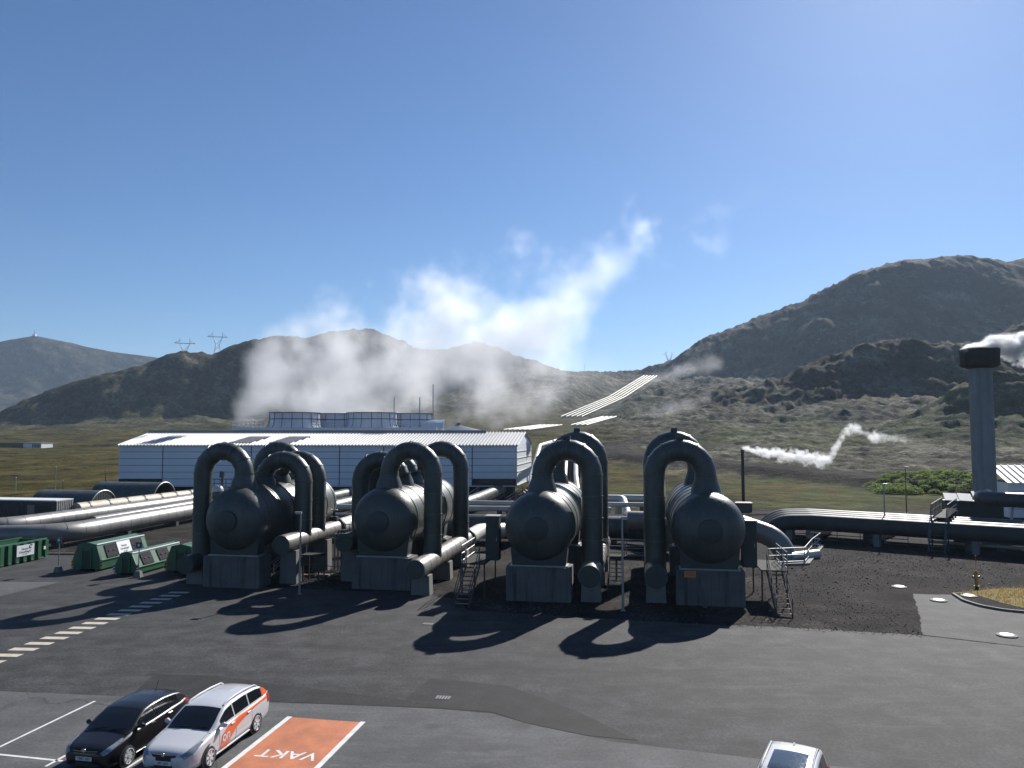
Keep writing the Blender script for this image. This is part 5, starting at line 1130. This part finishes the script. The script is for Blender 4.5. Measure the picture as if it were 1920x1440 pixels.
def make_car(name, label, loc, rz, sp, paint, plate=None):
    t = thing(name, label, "car", (loc[0], loc[1], 0.024), rz)
    L, W, wb, fo, Hh = sp['L'], sp['W'], sp['wb'], sp['fo'], sp['H']; y0 = -(wb / 2 + fo)
    B = Surf(L, W, ([y0 + a * L for a in (0, 0.02, 0.08, 0.9, 0.98, 1.0)], [0.36, 0.24, 0.19, 0.2, 0.28, 0.42]),
             ([y0 + a * L for a in sp['ty']], sp['tz']), ([y0 + a * L for a in (0, 0.012, 0.035, 0.08, 0.16, 0.3, 0.7, 0.88, 0.95, 0.985, 1.0)], [0.60, 0.74, 0.86, 0.94, 0.985, 1.0, 1.0, 0.975, 0.93, 0.86, 0.72]))
    ys = [y0 + L * a for a in (0, 0.006, 0.012, 0.022, 0.035, 0.055, 0.08, 0.11, 0.16, 0.2, 0.25, 0.3, 0.36, 0.45, 0.55, 0.65, 0.75, 0.82, 0.88, 0.92, 0.95, 0.97, 0.985, 0.995, 1.0)]
    body = loft(B, ys, [i / 33 for i in range(34)], "body", paint, t)
    cab = Cabin(y0 + sp['cy'][0] * L, y0 + sp['cy'][-1] * L, ([y0 + a * L for a in sp['by']], sp['bz']), ([y0 + a * L for a in sp['cy']], sp['cz']),
                ([y0 + a * L for a in (sp['cy'][0], sp['cy'][0] + 0.08, 0.5, sp['cy'][-1] - 0.12, sp['cy'][-1])], [W * 0.43, W * 0.465, W * 0.47, W * 0.455, W * 0.40]), sp.get('tum', 0.36))
    cys = np.linspace(cab.y0, cab.y1, 34)
    loft(cab, list(cys), [i / 15 for i in range(16)], "cabin", paint, t)
    Y = lambda a: y0 + a * L
    wy0, wy1 = sp['ws']
    patch(cab, Y(wy0), Y(wy1), 0.60, 1.0, 0.008, "windshield", CARG, t, both=True, ny=10, nq=8)
    ry0, ry1 = sp['rw']; patch(cab, Y(ry0), Y(ry1), 0.62, 1.0, 0.008, "rear_window", CARG, t, both=True)
    for sgn in (1, -1):
        for (a, b) in sp['win']: patch(cab, Y(a), Y(b), 0.06, 0.46, 0.008, "side_window", CARG, t, sgn)
        hl = sp['hl']; patch(B, 0, 0, 0, 0, 0.012, "headlight", LAMPG, t, sgn, 8, 5, lambda u, v: (Y(hl[0] + (hl[1] - hl[0]) * u), hl[2] + (hl[3] - hl[2]) * u + (hl[4] * (1 - 0.75 * u)) * (v - 0.5)))
        patch(B, Y(0.05), Y(0.245), 0.722, 0.728, 0.004, "hood_seam", BLKPL, t, sgn, 10, 1)
        tl = sp['tl']; patch(B, Y(tl[0]), Y(tl[1]), tl[2], tl[3], 0.012, "tail_light", REDL, t, sgn)
        for d in sp['doors']:
            w_ = 0.006; mb = MB(); zs = np.linspace(0.3, np.interp(Y(d), *cab.belt) - 0.02, 8)
            for z in zs: x = B.side(Y(d), z) + 0.004; mb.v += [(sgn * x, Y(d) - w_, z), (sgn * x, Y(d) + w_, z)]
            for k in range(7): mb.f.append((2 * k, 2 * k + 1, 2 * k + 3, 2 * k + 2))
            mb.build("door_seam", BLKPL, t)
        for d in sp['hand']:
            z = sp['hz']; x = B.side(Y(d), z); MB().box(sgn * x - 0.01, sgn * x + 0.035 * sgn if sgn > 0 else sgn * x + 0.01, Y(d) - 0.1, Y(d) + 0.1, z - 0.018, z + 0.018).build("door_handle", paint if paint is CARW else CHROME, t) if sgn > 0 else MB().box(-x - 0.035, -x + 0.01, Y(d) - 0.1, Y(d) + 0.1, z - 0.018, z + 0.018).build("door_handle", paint if paint is CARW else CHROME, t)
        # mirror
        my = Y(sp['mir']); mx = cab.P(my, 0.05).x; mz = np.interp(my, *cab.belt) + 0.06
        m_ = MB().sweep([(sgn * (mx - 0.03), my, mz - 0.02), (sgn * (mx + 0.05), my, mz), (sgn * (mx + 0.13), my + 0.02, mz + 0.02), (sgn * (mx + 0.21), my + 0.05, mz + 0.01)], [0.03, 0.06, 0.085, 0.05], 10).build("mirror", paint, t)
        for wy in (-wb / 2, wb / 2):
            xs_ = B.side(wy, 0.4); r = sp['wr']
            MB().lathe([(0.02, -0.02), (r + 0.055, -0.02), (r + 0.055, 0.006), (0.02, 0.006)], (sgn * xs_, wy, r + 0.01), 'x', 30).build("wheel_arch", BLKPL, t)
            wheel(t, sgn * (xs_ - 0.085), wy, r, 0.215, sgn, sp['spk'], r)
        MB().sweep([(sgn * (B.side(Y(0.3), 0.26) + 0.004), Y(0.26), 0.25), (sgn * (B.side(Y(0.5), 0.26) + 0.006), Y(0.5), 0.25), (sgn * (B.side(Y(0.7), 0.26) + 0.004), Y(0.72), 0.25)], 0.035, 6).build("sill", paint if paint is CARW else CHROME, t)
        if sp.get('rails'):
            a, b = sp['rails']; pts = [cab.P(Y(a + (b - a) * u), 0.60) + Vector((0, 0, 0.0 if u in (0, 1) else 0.055)) for u in (0, 0.06, 0.3, 0.6, 0.92, 1)]
            MB().sweep([(sgn * p.x, p.y, p.z) for p in pts], 0.03, 6).build("roof_rail", sp.get('railm', paint), t)
    # face of the car
    fy = y0
    for (nm, m, zc, hw0, hw1, hh, off) in sp['face']:
        mb = MB(); n = 12
        for i in range(n + 1):
            u = -1 + 2 * i / n
            for k, zz in enumerate((zc - hh, zc + hh)):
                hw = hw0 if k == 0 else hw1; x = u * hw
                yy = fy + sp['bow'] * (abs(x) / (W / 2)) ** 2.2 * W / 2 - off
                mb.v.append((x, yy + 0.0, zz))
        for i in range(n): mb.f.append((2 * i, 2 * i + 2, 2 * i + 3, 2 * i + 1))
        mb.build(nm, m, t)
    if plate:
        pl = MB().box(-0.26, 0.26, fy - 0.03, fy - 0.012, sp['pz'] - 0.055, sp['pz'] + 0.055).build("number_plate", SIGNW, t); text_part(plate, 0.105, INKB, pl, (0, fy - 0.033, sp['pz']), (R(90), 0, 0), "lettering", 0.001)
    for s_ in (-0.45, 0.15):
        p = cab.P(Y(sp['ws'][0] + 0.005), 0.97); MB().sweep([(s_, p.y - 0.02, p.z + 0.012), (s_ + 0.45, p.y + 0.08, p.z + 0.05)], 0.01, 5).build("wiper", BLKPL, t)
    MB().box(-W * 0.36, W * 0.36, y0 + 0.25, y0 + L - 0.25, 0.16, 0.3).build("underbody", BLKPL, t)
    return t, B, cab, Y
wag = dict(L=4.84, W=1.82, wb=2.76, fo=0.93, H=1.5, ty=(0, 0.015, 0.05, 0.12, 0.25, 0.3, 0.5, 0.8, 0.93, 0.98, 1.0), tz=(0.6, 0.7, 0.78, 0.84, 0.95, 0.97, 0.98, 1.02, 1.04, 1.0, 0.9),
           by=(0.2, 0.3, 0.6, 1.0), bz=(0.93, 0.95, 0.98, 1.02), cy=(0.235, 0.30, 0.36, 0.42, 0.5, 0.65, 0.80, 0.88, 0.92, 0.955, 0.985), cz=(0.95, 1.13, 1.29, 1.42, 1.475, 1.49, 1.45, 1.38, 1.28, 1.13, 1.0),
           ws=(0.25, 0.41), rw=(0.905, 0.97), win=((0.335, 0.49), (0.505, 0.68), (0.695, 0.86)), hl=(0.008, 0.15, 0.60, 0.655, 0.26), tl=(0.93, 0.985, 0.42, 0.62), doors=(0.30, 0.497, 0.70), hand=(0.46, 0.66), hz=0.86, mir=0.325, wr=0.325, spk=7,
           rails=(0.44, 0.86), bow=0.26, pz=0.47, face=(("grille", BLKPL, 0.60, 0.30, 0.40, 0.10, 0.014), ("grille_bar", CHROME, 0.71, 0.41, 0.43, 0.014, 0.02), ("lower_intake", BLKPL, 0.35, 0.5, 0.46, 0.05, 0.02)))
rio = dict(L=4.06, W=1.72, wb=2.52, fo=0.80, H=1.45, ty=(0, 0.015, 0.05, 0.12, 0.25, 0.3, 0.5, 0.8, 0.93, 0.98, 1.0), tz=(0.6, 0.7, 0.77, 0.83, 0.94, 0.96, 0.98, 1.03, 1.05, 1.0, 0.88),
           by=(0.2, 0.3, 0.6, 1.0), bz=(0.92, 0.94, 0.98, 1.04), cy=(0.21, 0.29, 0.36, 0.43, 0.52, 0.68, 0.80, 0.88, 0.93, 0.965, 0.985), cz=(0.94, 1.12, 1.27, 1.39, 1.435, 1.44, 1.40, 1.34, 1.22, 1.1, 1.03),
           ws=(0.225, 0.42), rw=(0.89, 0.965), win=((0.33, 0.51), (0.53, 0.71), (0.725, 0.82)), hl=(0.008, 0.17, 0.60, 0.665, 0.22), tl=(0.91, 0.985, 0.5, 0.68), doors=(0.30, 0.52, 0.74), hand=(0.48, 0.70), hz=0.88, mir=0.32, wr=0.31, spk=8,
           bow=0.27, pz=0.50, face=(("grille", BLKPL, 0.67, 0.36, 0.4, 0.03, 0.01), ("grille_trim", CHROME, 0.705, 0.42, 0.42, 0.006, 0.016), ("grille_trim", CHROME, 0.638, 0.36, 0.37, 0.006, 0.016), ("lower_intake", BLKPL, 0.34, 0.5, 0.46, 0.06, 0.02)))
suv = dict(L=4.5, W=1.84, wb=2.66, fo=0.9, H=1.68, ty=(0, 0.015, 0.05, 0.12, 0.25, 0.3, 0.5, 0.8, 0.93, 0.98, 1.0), tz=(0.68, 0.8, 0.9, 0.98, 1.06, 1.08, 1.09, 1.13, 1.14, 1.1, 0.98),
           by=(0.2, 0.3, 0.6, 1.0), bz=(1.03, 1.05, 1.08, 1.12), cy=(0.22, 0.30, 0.37, 0.43, 0.5, 0.68, 0.82, 0.90, 0.94, 0.965, 0.985), cz=(1.05, 1.25, 1.45, 1.58, 1.645, 1.67, 1.64, 1.59, 1.45, 1.3, 1.14),
           ws=(0.235, 0.42), rw=(0.915, 0.97), win=((0.33, 0.5), (0.515, 0.69), (0.705, 0.86)), hl=(0.01, 0.15, 0.6, 0.65, 0.24), tl=(0.90, 0.99, 0.5, 0.72), doors=(0.30, 0.5, 0.72), hand=(0.46, 0.68), hz=0.96, mir=0.32, wr=0.35, spk=6,
           rails=(0.44, 0.86), railm=STEEL, bow=0.26, pz=0.5, face=(("grille", BLKPL, 0.68, 0.36, 0.4, 0.07, 0.012),))
CR = -R(10.3)
t, B, cab, Y = make_car("estate_car", "white estate car with orange side graphics and alloy wheels", (-9.66, 25.13), CR, wag, CARW, "LM I 661")
# sweeping orange graphic: up the front door, then along under the windows to the tail
def decal(S, pts_lo, pts_hi, name, m, sgn):
    mb = MB(); n = 30; ya = np.array([p[0] for p in pts_lo]); 
    for i in range(n + 1):
        u = i / n
        yl = np.interp(u, np.linspace(0, 1, len(pts_lo)), [p[0] for p in pts_lo]); zl = np.interp(u, np.linspace(0, 1, len(pts_lo)), [p[1] for p in pts_lo])
        yh = np.interp(u, np.linspace(0, 1, len(pts_hi)), [p[0] for p in pts_hi]); zh = np.interp(u, np.linspace(0, 1, len(pts_hi)), [p[1] for p in pts_hi])
        for k in range(6):
            f = k / 5; y = Y(yl + (yh - yl) * f); z = zl + (zh - zl) * f; mb.v.append((sgn * (S(y, z) + 0.007), y, z))
    for i in range(n):
        for k in range(5): a = i * 6 + k; mb.f.append((a, a + 1, a + 7, a + 6))
    return mb.build(name, m, t, ang=60)
lo = [(0.41, 0.30), (0.425, 0.42), (0.455, 0.56), (0.51, 0.68), (0.60, 0.78), (0.72, 0.87), (0.84, 0.90), (0.93, 0.88), (0.975, 0.84)]
hi = [(0.315, 0.30), (0.315, 0.50), (0.33, 0.72), (0.42, 0.90), (0.56, 0.955), (0.70, 0.975), (0.84, 0.995), (0.93, 1.0), (0.98, 0.95)]
for sgn in (1, -1):
    g_ = decal(B.side, lo, hi, "orange_graphic", ORANGE, sgn)
    if sgn == 1: text_part("on", 0.42, SIGNW, g_, (B.side(Y(0.375), 0.68) + 0.012, Y(0.375), 0.63), (R(90), 0, R(90)), "lettering", 0.002)
    patch(cab, Y(0.868), Y(0.955), 0.04, 0.5, 0.01, "orange_quarter", ORANGE, t, sgn)
MB().lathe([(0.055, -0.01), (0.055, 0)], (0, Y(0) - 0.02, 0.70), 'y', 18).build("badge", CHROME, t)
t, B, cab, Y = make_car("hatchback_car", "black hatchback parked beside the white estate car", (-12.12, 25.12), CR, rio, CARB, "YMD 200")
p = cab.P(Y(0.80), 1.0); tube([tuple(p), (p.x, p.y + 0.14, p.z + 0.28)], 0.008, "antenna", BLKPL, t, 5)
MB().lathe([(0.05, -0.01), (0.05, 0)], (0, Y(0) - 0.03, 0.74), 'y', 18).build("badge", CHROME, t).scale = (1.4, 1, 1)
sa = 27.0
t, B, cab, Y = make_car("suv_car", "white sport utility car with a large dark glass sunroof", (7.65 - 1.75 * math.sin(R(sa)), 21.35 - 1.75 * math.cos(R(sa))), -R(sa), suv, CARW)
patch(cab, Y(0.47), Y(0.72), 0.72, 1.0, 0.01, "sunroof", SUNROOF, t, both=True, ny=8, nq=6)
p = cab.P(Y(0.83), 1.0); MB().prism([(p.y - 0.08, p.z - 0.01), (p.y + 0.08, p.z - 0.01), (p.y + 0.07, p.z + 0.06), (p.y + 0.03, p.z + 0.05)], 'x', -0.02, 0.02).build("shark_fin", SIGNW, t)
# tail of another white car behind the pipes on the left edge
t, B, cab, Y = make_car("parked_car", "white parked car beside the dark container shed", (-49.0, 76.3), R(80), rio, CARW)

# ------------------------------------------------------------------ steam plumes (volume grids grown by geometry nodes)
def plume(name, label, lo, hi, vox, prof, dens, nscale, seed, edge=(0.15, 0.6), col=(0.97, 0.98, 1.0), aniso=0.45, warp=0.6, detail=6.0, nz=2.6, rough=0.6):
    """profile along x: (x, y centre, z centre, radius y, radius z, density)"""
    me = bpy.data.meshes.new(name); me.from_pydata([lo, hi], [], []); o = bpy.data.objects.new(name, me); C.objects.link(o)
    ng = bpy.data.node_groups.new(name, 'GeometryNodeTree'); ng.interface.new_socket("Geometry", in_out='OUTPUT', socket_type='NodeSocketGeometry')
    ng.interface.new_socket("Geometry", in_out='INPUT', socket_type='NodeSocketGeometry')
    n, l = ng.nodes, ng.links; out = n.new("NodeGroupOutput")
    vc = n.new("GeometryNodeVolumeCube"); vc.inputs["Min"].default_value = lo; vc.inputs["Max"].default_value = hi
    for k, ax in enumerate("XYZ"): vc.inputs["Resolution " + ax].default_value = max(8, int((hi[k] - lo[k]) / vox))
    pos = n.new("GeometryNodeInputPosition")
    def math_(op, a, b=None, c=None, clamp=False):
        m = n.new("ShaderNodeMath"); m.operation = op; m.use_clamp = clamp
        for i, v in enumerate((a, b, c)):
            if v is None: continue
            if hasattr(v, "is_linked"): l.new(v, m.inputs[i])
            else: m.inputs[i].default_value = v
        return m.outputs[0]
    def noise3(scale, det, ro, off):
        t = n.new("ShaderNodeTexNoise"); t.inputs["Scale"].default_value = scale; t.inputs["Detail"].default_value = det; t.inputs["Roughness"].default_value = ro
        ad = n.new("ShaderNodeVectorMath"); ad.operation = 'ADD'; l.new(pos.outputs[0], ad.inputs[0]); ad.inputs[1].default_value = (off, off * 1.7, off * 0.3); l.new(ad.outputs[0], t.inputs["Vector"]); return t
    w = noise3(nscale * 0.45, 3, 0.5, seed)
    ws = n.new("ShaderNodeVectorMath"); ws.operation = 'SUBTRACT'; l.new(w.outputs[1], ws.inputs[0]); ws.inputs[1].default_value = (0.5, 0.5, 0.5)
    wm = n.new("ShaderNodeVectorMath"); wm.operation = 'MULTIPLY_ADD'; l.new(ws.outputs[0], wm.inputs[0]); wm.inputs[1].default_value = (warp / nscale,) * 3; l.new(pos.outputs[0], wm.inputs[2])
    sp = n.new("ShaderNodeSeparateXYZ"); l.new(wm.outputs[0], sp.inputs[0])
    x0, x1 = prof[0][0], prof[-1][0]
    tx_ = math_('DIVIDE', math_('SUBTRACT', sp.outputs[0], x0), x1 - x0)
    def curve(col_):
        vals = [p[col_] for p in prof]; a, b = min(vals), max(vals); b = b if b > a else a + 1
        fc = n.new("ShaderNodeFloatCurve"); cv = fc.mapping.curves[0]; fc.mapping.extend = 'HORIZONTAL'
        pts = [((p[0] - x0) / (x1 - x0), (p[col_] - a) / (b - a)) for p in prof]
        while len(cv.points) < len(pts): cv.points.new(0.5, 0.5)
        for cp, q in zip(cv.points, pts): cp.location = q
        fc.mapping.update(); l.new(tx_, fc.inputs[1]); return math_('MULTIPLY_ADD', fc.outputs[0], b - a, a)
    dy = math_('DIVIDE', math_('SUBTRACT', sp.outputs[1], curve(1)), curve(3)); dz = math_('DIVIDE', math_('SUBTRACT', sp.outputs[2], curve(2)), curve(4))
    d = math_('SQRT', math_('ADD', math_('MULTIPLY', dy, dy), math_('MULTIPLY', dz, dz)))
    endf = math_('MULTIPLY', math_('MULTIPLY', math_('GREATER_THAN', tx_, 0.0), math_('LESS_THAN', tx_, 1.0)), 1.0)
    body = math_('SUBTRACT', 1.0, d)                                   # 1 on the axis, 0 at the rim
    nf = noise3(nscale, detail, rough, seed + 7)
    e = math_('ADD', body, math_('MULTIPLY', math_('SUBTRACT', nf.outputs[0], 0.5), nz))
    mr = n.new("ShaderNodeMapRange"); mr.interpolation_type = 'SMOOTHSTEP'; l.new(e, mr.inputs[0]); mr.inputs[1].default_value = edge[0]; mr.inputs[2].default_value = edge[1]
    den = math_('MULTIPLY', math_('MULTIPLY', math_('MULTIPLY', mr.outputs[0], curve(5)), dens), endf)
    l.new(den, vc.inputs["Density"])
    sm = n.new("GeometryNodeSetMaterial"); l.new(vc.outputs[0], sm.inputs[0])
    m = bpy.data.materials.new(name + "_vapour"); m.use_nodes = True; mn, ml = m.node_tree.nodes, m.node_tree.links; mn.clear()
    pv = mn.new("ShaderNodeVolumePrincipled"); pv.inputs["Color"].default_value = (*col, 1); pv.inputs["Density"].default_value = 1.0; pv.inputs["Anisotropy"].default_value = aniso; pv.inputs["Density Attribute"].default_value = "density"
    mo = mn.new("ShaderNodeOutputMaterial"); ml.new(pv.outputs[0], mo.inputs["Volume"])
    sm.inputs["Material"].default_value = m; me.materials.append(m)
    l.new(sm.outputs[0], out.inputs[0])
    md = o.modifiers.new("steam", 'NODES'); md.node_group = ng
    return tag(o, label, "steam", kind="stuff")
# x, y, z, ry, rz, density
plume("steam_plume", "broad drifting white steam cloud above the cooling towers", (-68, 152, 10.5), (34, 198, 68), 0.6,
      [(-61.9, 173, 15.9, 7, 4.8, 0.3), (-55.9, 173, 19.5, 10, 9.5, 0.8), (-47.6, 173, 24.3, 13, 14.3, 1.0), (-35.7, 174, 24.3, 15, 17.8, 1.0), (-23.8, 174, 25.5, 15, 19.0, 0.95), (-11.9, 174, 27.8, 15, 21.4, 0.85), (-2.4, 174, 30.2, 14, 22.6, 0.75), (7.1, 175, 33.8, 13, 21.4, 0.6), (14.3, 175, 38.6, 12, 17.8, 0.5), (20.2, 175, 44.5, 10, 13.1, 0.4), (25.0, 175, 48.1, 8, 9.5, 0.25), (30.9, 175, 50.5, 6, 5.9, 0.0)],
      0.135, 0.075, 3.0, edge=(0.12, 1.15), nz=3.6, col=(0.86, 0.87, 0.9), detail=8.0, rough=0.64)
plume("steam_wisp", "torn thin steam wisps high in the sky beyond the cooling tower cloud", (18, 164, 43), (60, 187, 78), 0.48,
      [(20.2, 175, 52.8, 6, 9.5, 0.3), (26.2, 175, 56.4, 7, 11.9, 0.9), (33.3, 175, 57.6, 7, 11.9, 1.0), (40.5, 175, 56.4, 7, 11.9, 0.6), (48.8, 175, 58.8, 7, 10.7, 0.35), (58.3, 175, 63.5, 6, 7.1, 0.1)],
      0.045, 0.11, 23.0, edge=(0.7, 1.5), nz=4.2)
plume("steam_wisp", "thin low steam haze trailing from the cooling towers over the valley floor", (-12, 158, 9), (40, 190, 38), 0.7,
      [(-11, 174, 20, 10, 9, 0.4), (5, 174, 20, 11, 11, 0.8), (17, 174, 22, 11, 10, 0.7), (29, 174, 20, 9, 9, 0.4), (39, 174, 19, 7, 7, 0.0)],
      0.02, 0.085, 31.0, edge=(0.3, 1.5), nz=3.0)
plume("steam_puff", "thin steam rising straight off the round fan stacks", (-52, 139, 13.9), (-10, 158, 24), 0.4,
      [(-51, 149, 15, 5, 3, 0.0), (-44, 149, 17, 7, 6, 1), (-30, 150, 17.5, 8, 7, 1), (-18, 150, 18, 8, 7, 0.9), (-11, 150, 18, 6, 5, 0.0)],
      0.06, 0.16, 41.0, edge=(0.2, 1.4), nz=3.0)
plume("stack_steam", "dense white steam blowing sideways from the concrete flue stack", (50, 84, 15.5), (80, 96, 34), 0.22,
      [(52.6, 89.4, 19.5, 1.2, 0.5, 1), (54.5, 89.4, 20.0, 1.7, 0.9, 1), (56.5, 89.4, 20.0, 2.0, 1.6, 1), (58.5, 89.4, 19.8, 2.3, 2.2, 1), (61, 89.4, 21, 2.5, 2.5, 1), (65, 89.4, 23.5, 3, 3, 0.9), (72, 89.4, 26, 4, 4, 0.7), (79, 89.4, 28, 4, 4, 0.4)],
      2.4, 0.55, 9.0, edge=(0.3, 0.6), aniso=0.3, detail=8.0, rough=0.65)
plume("flue_steam", "ragged white steam trail blown sideways from the black flue", (30.5, 100, 2), (56, 109, 13), 0.13,
      [(31.2, 104.5, 7.95, 0.4, 0.4, 1), (32.5, 104.5, 7.7, 0.8, 0.75, 1), (35, 104.5, 7.2, 1.1, 0.95, 0.9), (38, 104.5, 6.9, 1.2, 1.15, 0.85), (40.5, 104.5, 6.6, 1.3, 1.35, 0.8), (42.3, 104.5, 6.3, 1.2, 1.4, 0.7), (43.4, 104.5, 7.4, 0.9, 1.4, 0.4), (44.8, 104.5, 9.4, 0.9, 1.3, 0.4), (46.6, 104.5, 10.6, 1.1, 1.1, 0.5), (47.8, 104.5, 10.0, 0.8, 0.7, 0.12), (49.2, 104.5, 9.4, 1.2, 1.3, 0.4), (50.3, 104.5, 9.4, 0.9, 0.9, 0.2), (53, 104.5, 9.1, 0.8, 0.9, 0.12), (55, 104.5, 9, 0.5, 0.5, 0.0)],
      2.2, 1.25, 15.0, edge=(0.35, 0.85), aniso=0.35, nz=3.6, detail=8.0, rough=0.7)
for k, (x, y, z, rx) in enumerate(((88, 420, 24, 9), (126, 560, 55, 12))):
    plume("steam_wisp", ("thin steam wisp drifting off the valley floor behind the vented vessels", "faint steam wisp rising on the slope of the rocky mountain")[k], (x - 2.5 * rx, y - rx, z - rx * 1.2), (x + 2.5 * rx, y + rx, z + 1.6 * rx), rx / 14,
          [(x - 2.4 * rx, y, z - rx * .5, rx * .4, rx * .5, .4), (x, y, z, rx * .8, rx * .8, 1), (x + 2.4 * rx, y, z + rx * .5, rx * .6, rx * .7, .3)], 0.02, 0.9 / rx, 4.0 + k * 9, edge=(0.1, 1.2))
# ------------------------------------------------------------------ thin air haze round the whole place
mh = bpy.data.materials.new("air_haze"); mh.use_nodes = True; hn = mh.node_tree.nodes; hn.clear()
pv = hn.new("ShaderNodeVolumePrincipled"); pv.inputs["Color"].default_value = (0.6, 0.78, 1.0, 1); pv.inputs["Density"].default_value = 0.00009; pv.inputs["Anisotropy"].default_value = 0.2
ho = hn.new("ShaderNodeOutputMaterial"); mh.node_tree.links.new(pv.outputs[0], ho.inputs["Volume"])
hzb = MB().box(-4400, 4400, -2200, 4400, -3, 330).build("haze", mh, smooth=False); tag(hzb, "thin blue air haze over the whole valley", "haze", kind="stuff")
